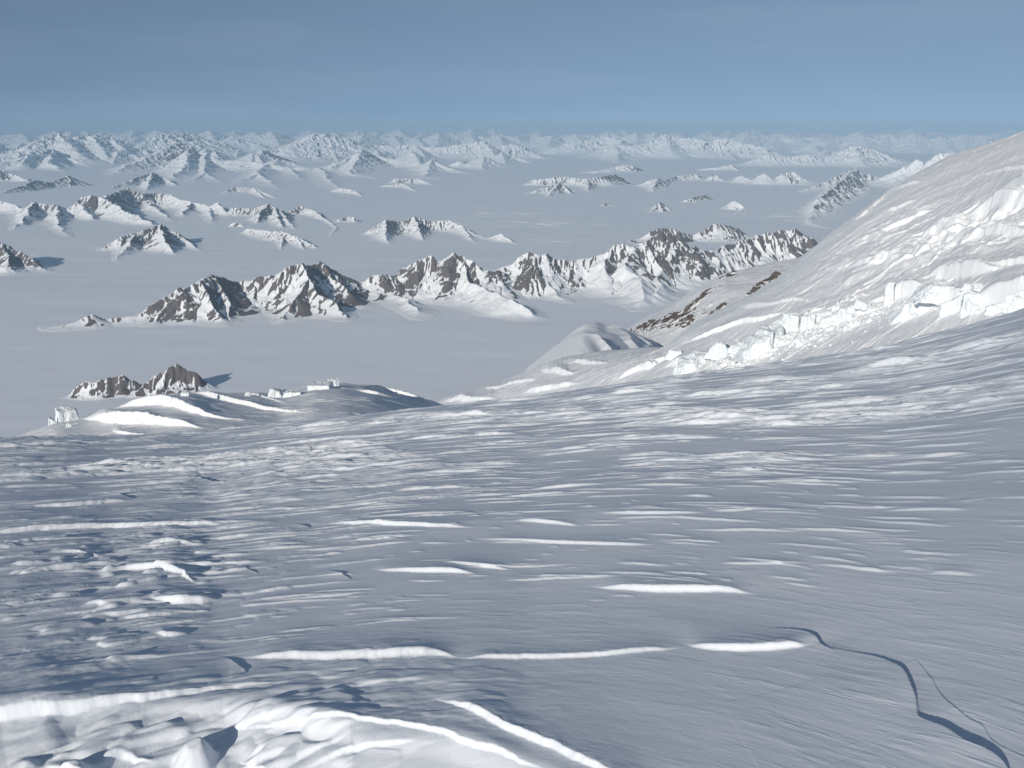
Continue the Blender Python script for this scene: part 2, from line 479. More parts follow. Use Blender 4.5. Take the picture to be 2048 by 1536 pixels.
# the wind swings round the slope: the rows of the fan run along the sastrugi
kap = np.interp(al_fg, np.radians([-42, -30, -10, 8, 30, 42]), [0.02, 0.05, 0.22, 0.42, 0.85, 1.0])
Kb = np.concatenate([[0], np.cumsum(0.5 * (kap[1:] + kap[:-1]) * np.diff(al_fg))])
Kb -= np.interp(0.0, al_fg, Kb)
fg = Surface(al_fg, r_fg, np.exp(-Kb))
gA = (1.5 * H0 / RE - EDGE(al_fg))[:, None]
fg.setz(-H0 + gA * fg.R - H0 / (2 * RE ** 3) * fg.R ** 3)
X, Y = fg.X, fg.Y
ua, ub = (-0.76, 0.65), (0.65, 0.76)
b_ = fg.R * np.exp(Kb)[:, None]
a_ = X - 0.35 * Y
bw = b_ + 0.35 * fbm(a_ / 9, b_ / 4, 5, 2)
patch = sstep(-0.02, 0.5, fbm(a_ / 12, b_ / 7, 40, 3))
farm = sstep(13, 30, fg.R)
def lod(wl):
    return 1 - sstep(0.10, 0.30, 0.0036 * fg.R / wl)
def terrace(n, thr, eps):
    return sstep(thr - eps, thr + eps, n)
d = 0.13 * fbm(a_ / 24, b_ / 10, 2, 3) * sstep(4, 16, fg.R)
n1 = fbm(a_ / 4.5, bw / 0.95, 61, 4, 0.5)
n2 = fbm(a_ / 1.9, bw / 0.40, 71, 4, 0.5)
n3 = fbm(a_ / 0.7, bw / 0.22, 81, 3, 0.55)
d += farm * (0.035 * terrace(n1, 0.45, 0.03) + 0.03 * terrace(n1, 0.70, 0.03))
d += (0.06 + 0.94 * farm) * 0.020 * terrace(n2, 0.48, 0.05) * (0.15 + 0.9 * patch)
d += (0.15 + 0.85 * farm) * 0.011 * terrace(n3, 0.40, 0.07) * patch
d += (1 - 0.8 * farm) * 0.0065 * np.maximum(fbm(a_ / 0.55, bw / 0.16, 93, 3, 0.5) - 0.05, 0) * sstep(-0.3, 0.4, fbm(a_ / 3, b_ / 2, 94, 2))
d += lod(0.30) * 0.003 * fbm(a_ / 0.7, b_ / 0.18, 91, 3) * (0.4 + patch) + 0.004 * fbm(a_ / 1.6, bw / 0.6, 95, 3) + 0.012 * fbm(a_ / 3.5, b_ / 2.2, 97, 2)
fg.Z = fg.base + d

def zone(cx, cy, wx, wy):
    """soft patch of ground round the spot seen at a photo point"""
    x, y, r = fg.hit(cx, cy)
    x2, y2, _ = fg.hit(cx + wx, cy); _, _, r3 = fg.hit(cx, cy - wy); _, _, r4 = fg.hit(cx, cy + wy)
    sx = math.hypot(x2 - x, y2 - y); sr = 0.5 * (r3 - r4)
    a0 = math.atan2(x, y)
    return np.exp(-(((fg.A - a0) * r / sx) ** 2 + ((fg.R - r) / sr) ** 2))
# sastrugi: many short wind-cut scarps, each with its own length and height, thicker in patches
def sas_dens(i, k):
    r0 = fg.R[i, k]; f = min(1.0, max(0.0, (r0 - 12) / 26))
    return (0.04 + f * (0.04 + 1.0 * patch[i, k])) * (1.25 if al_fg[i] > 0.1 else 1.0)
def sas_size(rs, r0):
    f = min(1.0, max(0.0, (r0 - 12) / 26))
    Ls = rs.uniform(0.12, 1.0) ** 2.6 * (0.8 + 1.5 * f) + 0.08 + 0.06 * f
    return Ls, min(0.11, (0.012 + 0.034 * Ls ** 0.6 * rs.uniform(0.3, 1.3)) * (0.6 + 0.7 * f))
fg.scarps(6200, sas_size, 11.0, 76, math.radians(-41), math.radians(41), None, None, sas_dens, 0.0, 6.0, 77)
# eroded lumps at the left and the wind-scoured bottom corner
zl = zone(170, 1170, 270, 110)
lump = fbm(a_ / 1.3, b_ / 0.7, 120, 4, 0.45)
fg.Z += zl * (0.075 * lump + 0.07 * terrace(fbm(a_ / 0.9, b_ / 0.6, 131, 3), 0.35, 0.10))
zl2 = zone(120, 1330, 160, 60)
fg.Z += zl2 * 0.06 * fbm(a_ / 0.6, b_ / 0.45, 141, 4, 0.5)
rl = np.interp(fg.A, ray(np.array([-400, 0, 250, 450, 700, 900, 1050, 1200]), np.full(8, 1450))[0], [fg.hit(p, q)[2] for p, q in ((0, 1400), (0, 1400), (250, 1392), (450, 1390), (700, 1440), (900, 1455), (1050, 1500), (1200, 1560))])
fg.Z -= 0.30 * np.maximum(rl - fg.R, 0) * (1 - sstep(0.05, 0.12, fg.A)) * sstep(0, 0.5, rl - fg.R)
zb = np.clip(zone(250, 1500, 480, 110) * 1.3, 0, 1)
fg.Z += zb * (0.11 * np.abs(fbm(a_ / 0.75, b_ / 0.5, 151, 3, 0.45)) + 0.06 * terrace(fbm(a_ / 1.1, b_ / 0.5, 161, 3, 0.45), 0.2, 0.12))
zm = zone(560, 965, 260, 40)
fg.Z += zm * (0.20 * fbm(a_ / 2.6, b_ / 1.6, 171, 4, 0.5))

S = fg.step
S([(-60, 1076, 10), (100, 1064, 10), (250, 1060, 9), (380, 1056, 8), (480, 1053, 2)], 8, 0.5, 0.2, 1)
S([(190, 1152, 3), (260, 1146, 12), (330, 1150, 13), (370, 1164, 12), (395, 1172, 3)], 8, 0.8, 0.25, 2)
S([(300, 1205, 3), (345, 1212, 14), (400, 1212, 18), (440, 1204, 3)], 8, 0.8, 0.25, 3)
S([(310, 1272, 2), (340, 1274, 11), (382, 1268, 2)], 8, 0.8, 0.15, 4)
S([(240, 1240, 2), (290, 1238, 7), (360, 1230, 3)], 8, 0.8, 0.3, 5)
S([(100, 1115, 2), (150, 1112, 6), (210, 1122, 2)], 8, 0.7, 0.3, 6)
S([(290, 1098, 2), (340, 1096, 7), (400, 1098, 1)], 8, 0.7, 0.3, 7)
S([(470, 1318, 3), (560, 1318, 13), (700, 1318, 15), (800, 1314, 17), (890, 1312, 15), (925, 1316, 3)], 8, 1.6, 0.3, 8)
S([(900, 1318, 2), (1000, 1318, 8), (1150, 1316, 9), (1280, 1304, 8), (1380, 1294, 3)], 8, 1.6, 0.3, 9)
S([(1365, 1286, 3), (1400, 1296, 10), (1460, 1301, 15), (1540, 1300, 15), (1600, 1294, 15), (1622, 1290, 12)], 8, 0.9, 0.08, 10)
S([(-300, 1440, 20), (-80, 1432, 22), (60, 1424, 22), (200, 1410, 20), (330, 1396, 14), (420, 1384, 10), (540, 1368, 4), (640, 1360, 1)], 9, 0.55, 0.32, 11)
S([(860, 1402, 4), (930, 1425, 16), (1000, 1462, 19), (1100, 1500, 19), (1220, 1550, 16), (1320, 1590, 13)], 9, 0.55, 0.35, 12)
S([(440, 1432, 6), (560, 1440, 9), (700, 1448, 10), (850, 1462, 12), (980, 1500, 14), (1100, 1540, 14)], 9, 0.55, 0.30, 13)
S([(600, 1500, 3), (700, 1482, 12), (800, 1476, 7), (840, 1474, 2)], 9, 0.55, 0.10, 14)
S([(470, 1470, 4), (520, 1500, 16), (580, 1530, 17), (640, 1560, 14)], 9, 0.55, 0.12, 16)
S([(20, 1500, 6), (80, 1495, 22), (140, 1505, 20), (200, 1495, 6)], 8, 0.9, 0.2, 17)
S([(190, 1475, 4), (240, 1470, 14), (300, 1478, 5)], 8, 0.9, 0.2, 18)
S([(640, 1052, 3), (720, 1054, 8), (830, 1058, 9), (960, 1062, 2)], 8, 0.7, 0.2, 19)
S([(1180, 1172, 4), (1260, 1180, 12), (1340, 1183, 15), (1440, 1182, 12), (1520, 1190, 2)], 8, 1.0, 0.22, 20)
S([(740, 1142, 2), (840, 1146, 9), (900, 1147, 10), (960, 1150, 2)], 8, 0.9, 0.22, 21)
S([(880, 1128, 2), (960, 1136, 6), (1030, 1142, 2)], 8, 0.8, 0.2, 22)
S([(1190, 1034, 2), (1300, 1036, 6), (1420, 1034, 2)], 8, 0.7, 0.1, 23)
S([(1420, 1030, 2), (1470, 1030, 4), (1515, 1026, 1)], 8, 0.7, 0.1, 24)
S([(1030, 1048, 2), (1090, 1052, 7), (1165, 1058, 2)], 8, 0.8, 0.2, 25)
S([(40, 1010, 2), (150, 1008, 7), (240, 1002, 6), (265, 1000, 2)], 8, 0.8, 0.2, 26)
S([(940, 1080, 2), (1080, 1088, 6), (1240, 1094, 5), (1330, 1094, 1)], 8, 1.0, 0.15, 27)
S([(985, 1000, 1), (1060, 996, 5), (1130, 990, 4), (1140, 988, 1)], 8, 0.6, 0.1, 28)
S([(1430, 1132, 1), (1500, 1133, 4), (1620, 1132, 2)], 8, 0.7, 0.1, 29)
S([(1460, 965, 1), (1560, 968, 4), (1700, 966, 3), (1740, 964, 1)], 8, 0.7, 0.1, 30)
S([(1760, 1028, 1), (1840, 1026, 4), (1940, 1024, 1)], 8, 0.7, 0.1, 31)
S([(1850, 1152, 1), (1900, 1154, 5), (1960, 1158, 1)], 8, 0.7, 0.1, 32)
T = fg.drop
T([(1560, 1256, 3), (1600, 1262, 8), (1630, 1274, 16), (1642, 1288, 8), (1660, 1296, 3)], 41)
T([(450, 1316, 3), (468, 1326, 9), (484, 1338, 8), (492, 1346, 3)], 45)
T([(380, 955, 5), (440, 962, 12), (520, 952, 16), (560, 950, 8)], 46)
T([(208, 984, 3), (235, 990, 8), (262, 996, 3)], 47)
T([(660, 1144, 2), (680, 1150, 7), (700, 1158, 2)], 48)
T([(478, 1140, 2), (498, 1145, 5), (515, 1150, 2)], 49)
T([(628, 1012, 2), (640, 1014, 6), (654, 1016, 2)], 50)
T([(590, 1052, 3), (605, 1055, 8), (618, 1058, 3)], 51)
T([(1640, 1288, 2), (1700, 1302, 4), (1748, 1312, 7), (1785, 1328, 14), (1808, 1350, 22), (1822, 1385, 24), (1830, 1418, 17), (1836, 1440, 18),
   (1880, 1460, 28), (1930, 1490, 34), (1980, 1515, 34), (2010, 1545, 34), (2030, 1590, 34)], 42)
T([(1832, 1318, 2), (1860, 1352, 4), (1885, 1392, 4), (1930, 1430, 4), (1965, 1450, 4), (1990, 1482, 4), (2060, 1515, 4), (2120, 1545, 3)], 43)
def mound(px, py, wpx, hpx, dep=0.8, right=0.55, seed=0):
    x, y, r = fg.hit(px, py)
    w, h = wpx * r / F_PX, hpx * r / F_PX
    sx = (fg.A - math.atan2(x, y)) * r; sy = fg.R - r
    sx = np.where(sx > 0, sx / right, sx) + 0.25 * w * fbm(fg.X / w, fg.Y / w, 700 + seed, 2)
    fg.Z += h * sstep(1.0, 0.25, np.hypot(sx / w, sy / (w * dep)))
mound(395, 1470, 80, 46, 0.9, 0.5, 1)
mound(130, 1500, 70, 26, 0.9, 0.7, 2); mound(30, 1490, 60, 24, 0.9, 0.7, 3); mound(250, 1530, 70, 22, 0.9, 0.6, 4); mound(560, 1545, 60, 26, 0.9, 0.5, 5)
fgo = grid_mesh("snow_slope", fg.X, fg.Y, fg.Z, mat_fg, attrs={"along": a_, "across": b_, "patchy": np.clip(0.25 + patch, 0, 1) * np.clip(0.25 + farm, 0, 1), "crust": np.clip(zl + zl2 + zb + 0.8 * zm, 0, 1)}, label="grey wind-carved snow slope with sastrugi and a dark crack, filling the lower half")

# =================================================================== middle distance snow hills
def hill_z(sf, sky, z0, m, c):
    """slope z0 + m*r along each bearing that rolls over so that its rim meets the given skyline"""
    e = sky(sf.al)
    me = np.maximum(m + e, 0.02)
    rs = -2 * z0 / (me * (1 + c))
    r0 = c * rs
    K = me / (2 * (rs - r0))
    over = np.maximum(sf.R - r0[:, None], 0)
    return z0 + m[:, None] * sf.R - K[:, None] * over ** 2, rs

# ---- left crevassed ridge
SKY_L = skyline([(-500, 1010), (-200, 935), (0, 884), (60, 866), (110, 848), (170, 838), (230, 822), (300, 808), (380, 790), (470, 788), (560, 786),
                 (620, 772), (680, 768), (740, 775), (800, 789), (870, 806), (950, 835), (1100, 900), (1300, 990)], 8)
al_l = np.radians(np.linspace(-39, 6, 1150))
hl = Surface(al_l, np.concatenate([np.arange(100, 285, 0.30), np.linspace(286, 420, 60)]))
mL = 0.07 - SKY_L(al_l)
zL, _ = hill_z(hl, SKY_L, -14.0, mL, 0.6)
hl.setz(zL)
aL = hl.X * ua[0] + hl.Y * ua[1]; bL = hl.X * ub[0] + hl.Y * ub[1]
hl.Z = hl.base + 0.35 * fbm(aL / 30, bL / 16, 201, 4) + 0.045 * fbm(aL / 4, bL / 1.6, 203, 4)
W = hl.step
W([(160, 838, 3), (190, 843, 14), (222, 847, 22), (267, 848, 27), (294, 849, 26), (316, 850, 15), (345, 851, 15), (371, 853, 10), (390, 856, 4), (420, 860, 1)], 16, 0.25, 0.06, 211)
W([(215, 822, 3), (250, 820, 10), (285, 817, 16), (303, 817, 21), (331, 820, 22), (359, 825, 18), (393, 832, 14), (420, 838, 7), (454, 842, 4), (515, 845, 1)], 16, 0.25, 0.06, 212)
W([(379, 790, 6), (410, 796, 11), (454, 806, 10), (502, 816, 9), (547, 824, 6), (625, 826, 1)], 16, 0.3, 0.03, 213)
W([(487, 791, 5), (533, 802, 3), (580, 812, 1)], 16, 0.3, 0.03, 214)
W([(222, 862, 4), (246, 868, 6), (284, 871, 3), (300, 872, 1)], 16, 0.4, 0.05, 215)
W([(720, 778, 7), (748, 780, 11), (793, 790, 12), (830, 800, 11), (872, 809, 4)], 16, 0.3, 0.05, 216)
W([(711, 780, 3), (748, 789, 7), (780, 796, 5), (815, 803, 2)], 16, 0.3, 0.08, 217)
W([(614, 780, 3), (625, 779, 6), (660, 778, 3)], 16, 0.3, 0.05, 218)
hl.scarps(260, lambda rs, r0: (rs.uniform(1.0, 5.0), rs.uniform(0.08, 0.22)), 130, 260, math.radians(-34), math.radians(-2), None, None, lambda i, k: 1.0, 0.0, 5.0, 219)
grid_mesh("crevassed_ridge", hl.X, hl.Y, hl.Z, mat_hill, label="low snow ridge cut by white crevasse walls, beyond the grey slope at left")

# ---- big right-hand slope
SKY_R = skyline([(500, 1010), (700, 885), (800, 836), (870, 807), (930, 785), (1000, 765), (1065, 737), (1120, 716), (1200, 703), (1330, 697), (1390, 645), (1480, 602), (1560, 556),
                 (1610, 512), (1660, 468), (1700, 442), (1750, 403), (1800, 366), (1900, 312), (1960, 292), (2048, 264), (2200, 200), (2500, 80)], 5)
al_r = np.radians(np.linspace(-14, 41, 1500))
hr = Surface(al_r, np.concatenate([np.arange(190, 620, 0.55), np.arange(620, 1250, 1.4), np.linspace(1255, 1600, 30)]))
Z0R, GXR, GYR = -145.0, 0.58, -0.10
mR = GXR * np.sin(al_r) + GYR * np.cos(al_r)
zR, rsR = hill_z(hr, SKY_R, Z0R, mR, 0.75)
hr.setz(zR)
X, Y = hr.X, hr.Y
q = np.array([0.55, 0.83])
aR = X * q[0] + Y * q[1]; bR = X * q[1] - Y * q[0]
hr.Z = hr.base + 2.6 * fbm(X / 80, Y / 80, 301, 5, 0.5) + 0.35 * fbm(aR / 40, bR / 9, 303, 4) + 0.16 * fbm(aR / 14, bR / 2.6, 305, 3)
hr.Z += 0.35 * sstep(0.18, 0.4, fbm(aR / 30, bR / 5.0, 309, 3))
def zone_r(cx, cy, wx, wy):
    x, y, r = hr.hit(cx, cy)
    _, _, r3 = hr.hit(cx, cy - wy); _, _, r4 = hr.hit(cx, cy + wy)
    sx = wx * r / F_PX; sr = max(0.5 * abs(r3 - r4), sx * 0.5)
    return np.exp(-(((hr.A - math.atan2(x, y)) * r / sx) ** 2 + ((hr.R - r) / sr) ** 2))
W = hr.step
# lower serac belt
W([(1925, 622, 8), (1940, 622, 42), (1980, 620, 47), (2048, 616, 47), (2120, 610, 39), (2200, 600, 13)], 6, 0.18, 0.05, 311)
W([(1855, 574, 5), (1870, 575, 23), (1920, 575, 29), (1960, 575, 26), (1985, 572, 5)], 5, 0.2, 0.04, 312)
W([(1972, 562, 3), (1985, 563, 9), (2020, 559, 12), (2070, 555, 13), (2140, 550, 8)], 6, 0.3, 0.04, 313)
W([(1768, 606, 5), (1776, 606, 34), (1800, 604, 36), (1835, 600, 31), (1850, 598, 6)], 5, 0.2, 0.05, 314)
W([(1850, 618, 4), (1868, 622, 29), (1895, 622, 36), (1925, 620, 39), (1936, 619, 8)], 5, 0.2, 0.12, 315)
W([(1675, 640, 5), (1690, 640, 29), (1720, 636, 26), (1742, 628, 5)], 5, 0.2, 0.06, 316)
W([(1560, 652, 5), (1590, 652, 16), (1640, 648, 18), (1675, 640, 13)], 5, 0.3, 0.2, 317)
W([(1475, 618, 1), (1500, 618, 9), (1540, 616, 5), (1590, 609, 5), (1624, 612, 4)], 6, 0.5, 0.08, 318)
W([(1360, 690, 5), (1420, 672, 9), (1470, 655, 10), (1520, 644, 8), (1580, 628, 4)], 7, 0.4, 0.12, 319)
W([(1325, 738, 4), (1352, 732, 16), (1400, 724, 13), (1450, 712, 10), (1480, 700, 4)], 6, 0.4, 0.15, 320)
# upper ice cliffs and bulges
W([(1930, 452, 4), (1950, 448, 20), (1985, 442, 26), (2048, 436, 26), (2120, 430, 20)], 7, 0.35, 0.18, 321)
W([(1995, 400, 4), (2008, 402, 20), (2060, 402, 22), (2120, 400, 16)], 6, 0.25, 0.06, 322)
W([(1830, 492, 3), (1860, 482, 10), (1900, 476, 12), (1925, 470, 4)], 6, 0.6, 0.25, 323)
W([(1930, 500, 4), (1960, 496, 14), (2000, 494, 14), (2060, 490, 10)], 6, 0.8, 0.25, 324)
W([(1690, 545, 3), (1730, 538, 10), (1790, 530, 10), (1850, 525, 4)], 8, 0.8, 0.3, 325)
W([(1745, 480, 2), (1790, 462, 8), (1840, 440, 8), (1868, 430, 2)], 8, 0.7, 0.2, 326)
W([(1765, 432, 2), (1800, 418, 7), (1830, 405, 4)], 8, 0.7, 0.2, 327)
W([(1950, 358, 1), (1990, 355, 4), (2060, 350, 5), (2150, 345, 3)], 8, 0.6, 0.08, 328)
W([(1760, 395, 2), (1790, 383, 6), (1830, 370, 5), (1850, 366, 1)], 7, 0.6, 0.15, 329)
W([(1700, 450, 2), (1730, 432, 7), (1760, 405, 6), (1780, 388, 2)], 7, 0.6, 0.2, 330)
# lower left humps
W([(1080, 745, 2), (1105, 750, 10), (1130, 752, 11), (1150, 748, 3)], 6, 0.7, 0.15, 331)
W([(1130, 728, 2), (1165, 728, 7), (1205, 729, 4), (1220, 728, 1)], 7, 0.8, 0.1, 332)
W([(880, 806, 3), (930, 805, 12), (960, 803, 8), (1000, 798, 4)], 6, 0.7, 0.35, 333)
W([(1040, 792, 3), (1070, 785, 8), (1110, 776, 9), (1160, 768, 5)], 7, 0.8, 0.35, 334)
W([(1230, 762, 3), (1255, 752, 10), (1290, 738, 12), (1325, 724, 10), (1345, 716, 3)], 6, 0.7, 0.25, 335)
W([(960, 782, 1), (1000, 776, 5), (1040, 768, 5), (1080, 760, 2)], 7, 0.9, 0.3, 336)
z1 = zone_r(1960, 475, 150, 40) + zone_r(1850, 500, 110, 26) + 0.6 * zone_r(1760, 470, 90, 40)
hr.Z += z1 * (6.5 * np.abs(fbm(X / 26, Y / 34, 341, 3)) + 2.0 * terrace(fbm(X / 20, Y / 24, 342, 3), 0.15, 0.06) + 0.8 * fbm(X / 7, Y / 9, 343, 3))
z2 = np.minimum(1, zone_r(1540, 690, 100, 22) + zone_r(1620, 660, 80, 16) + zone_r(1700, 650, 60, 12) + zone_r(1860, 605, 60, 12) + zone_r(1480, 715, 70, 12))
hr.Z += z2 * (1.5 * np.abs(fbm(X / 9, Y / 9, 345, 4, 0.6)) + 1.6 * terrace(fbm(X / 9, Y / 9, 346, 3), 0.2, 0.06) + 1.2 * terrace(fbm(X / 6, Y / 7, 348, 3), 0.35, 0.06))
z3 = np.minimum(1, zone_r(1000, 788, 120, 16) + zone_r(1260, 735, 90, 18))
hr.Z += z3 * (1.0 * fbm(X / 16, Y / 14, 347, 4, 0.55))
up = sstep(0.0, 0.5, fbm(X / 90, Y / 90, 351, 3) + 0.25)
hr.scarps(420, lambda rs, r0: ((lambda L: (L, min(1.0, 0.07 * L ** 0.8 * rs.uniform(0.4, 1.2))))(rs.uniform(0.2, 1.0) ** 2 * 20 + 2)), 240, 950, math.radians(-6), math.radians(34), None, None,
          lambda i, k: 0.05 + 0.95 * up[i, k], 1.1, 4.0, 352)
grid_mesh("icefall_slope", hr.X, hr.Y, hr.Z, mat_hill, label="bright snow slope with a broken icefall, rising to the upper right corner")

# ---- fluted snow dome
SKY_D = skyline([(850, 900), (950, 815), (1040, 750), (1065, 727), (1110, 692), (1150, 663), (1168, 652), (1195, 648), (1225, 652), (1250, 660), (1300, 681), (1335, 702), (1400, 745), (1500, 820)], 6)
al_d = np.radians(np.linspace(-5.5, 14.5, 800))
hd = Surface(al_d, np.concatenate([np.arange(690, 1390, 1.4), np.linspace(1392, 1700, 30)]))
zD, _ = hill_z(hd, SKY_D, -125.0, 0.12 - SKY_D(al_d), 0.6)
hd.setz(zD)
X, Y = hd.X, hd.Y
xd, yd, rd = hd.hit(1215, 690)
s_ = (hd.A - math.atan2(xd, yd)) * rd + 0.06 * (hd.R - rd)
fm = sstep(-30, 0, s_) * (1 - sstep(60, 90, s_))
fl = ridged((s_ + 5 * fbm(X / 50, Y / 80, 401, 2)) / 22, hd.R / 400, 403, 1)
hd.Z = hd.base + fm * 7.0 * (fl - 0.6) + 0.8 * fbm(X / 40, Y / 40, 405, 3)
grid_mesh("snow_dome", hd.X, hd.Y, hd.Z, mat_hill, label="rounded snow dome with folded fluted side, above the ice plain")

# ---- rocky spur behind the slope
SKY_S = skyline([(1050, 860), (1150, 760), (1200, 698), (1255, 658), (1300, 630), (1350, 606), (1400, 573), (1450, 547), (1540, 526), (1600, 516), (1650, 482), (1750, 440), (1900, 380)], 4)
al_s = np.radians(np.linspace(2, 25, 800))
hs = Surface(al_s, np.concatenate([np.arange(900, 2300, 4.0), np.linspace(2310, 2900, 30)]))
e_s = SKY_S(al_s)
zS, _ = hill_z(hs, SKY_S, -330.0, 0.22 - e_s, 0.7)
hs.setz(zS)
X, Y = hs.X, hs.Y
rockS = np.full(X.shape, -1.0)
for pts in ([(1268, 662, 12), (1300, 652, 22), (1330, 642, 26), (1372, 640, 20), (1385, 650, 8)], [(1360, 640, 12), (1380, 615, 16), (1405, 595, 14), (1418, 580, 5)],
            [(1490, 598, 6), (1515, 580, 10), (1540, 562, 12), (1556, 550, 6)], [(1440, 560, 4), (1455, 556, 10), (1462, 548, 6)], [(1655, 478, 8), (1680, 465, 14)],
            [(1420, 636, 4), (1440, 618, 6), (1450, 610, 3)]):
    w, h = [], []
    for px, py, wp in smooth_line(pts):
        x, y, r = hs.hit(px, py); w.append((x, y)); h.append(wp * r / F_PX)
    res = polyline_field(X, Y, np.array(w), h, 260)
    if res is None: continue
    sel, sd, vv, ss, over = res
    x, y = X[sel], Y[sel]
    v = 0.40 - np.hypot(np.abs(sd) * 0.55, over) / (vv + 1e-6) + 2.0 * fbm(x / 12, y / 20, 503, 4, 0.7)
    rockS[sel] = np.maximum(rockS[sel], v * 0.6)
hs.Z = hs.base + 4.5 * fbm(X / 60, Y / 90, 505, 4) + np.clip(rockS + 0.3, 0, 1) * (5.0 + 7.0 * fbm(X / 20, Y / 26, 507, 4, 0.6))
grid_mesh("rocky_spur", hs.X, hs.Y, hs.Z, rock_mat(14), attrs={"rock": rockS - 0.05}, label="snow spur dotted with brown rock outcrops, behind the snow dome")

# =================================================================== ice plain and mountains
H = 2800.0
def r_ice(yb, px=CX):
    _, t = ray(px, yb)
    return H / t

r_ice_grid = np.concatenate([np.geomspace(4500, 12500, 160), np.geomspace(12550, 30000, 420), np.geomspace(30100, 120000, 240), np.geomspace(121000, 460000, 60)])
al_i = np.radians(np.linspace(-46, 46, 900))
ice = Surface(al_i, r_ice_grid)
X, Y = ice.X, ice.Y

def ice_level(X, Y):
    return -H + 20 * fbm(X / 5200, Y / 3600, 601, 4, 0.45) + 6 * fbm(X / 1500, Y / 900, 605, 3) + 4 * fbm(X / 7000, Y / 700, 607, 3)
zi = ice_level(X, Y)
# crevassed streak zones on the plain, broken ice catching the sun
for (px, py, wx, wy) in [(1080, 448, 130, 8), (1000, 428, 140, 6), (1120, 480, 60, 5), (150, 390, 60, 4), (60, 508, 30, 3), (1560, 430, 120, 12), (1480, 400, 90, 8), (700, 395, 40, 4)]:
    a0, t0 = ray(px, py); r0 = H / t0
    _, t1 = ray(px, py - wy); sr = H / t1 - r0
    zz = np.exp(-(((ice.A - a0) * F_PX / wx) ** 2 + ((ice.R - r0) / sr) ** 2))
    zi += zz * 26 * sstep(0.15, 0.5, fbm(X / 800, Y / 320, 611, 3))
grid_mesh("ice_plain", X, Y, zi, mat_ice, label="vast flat grey-blue snow-covered ice plain between the mountains")

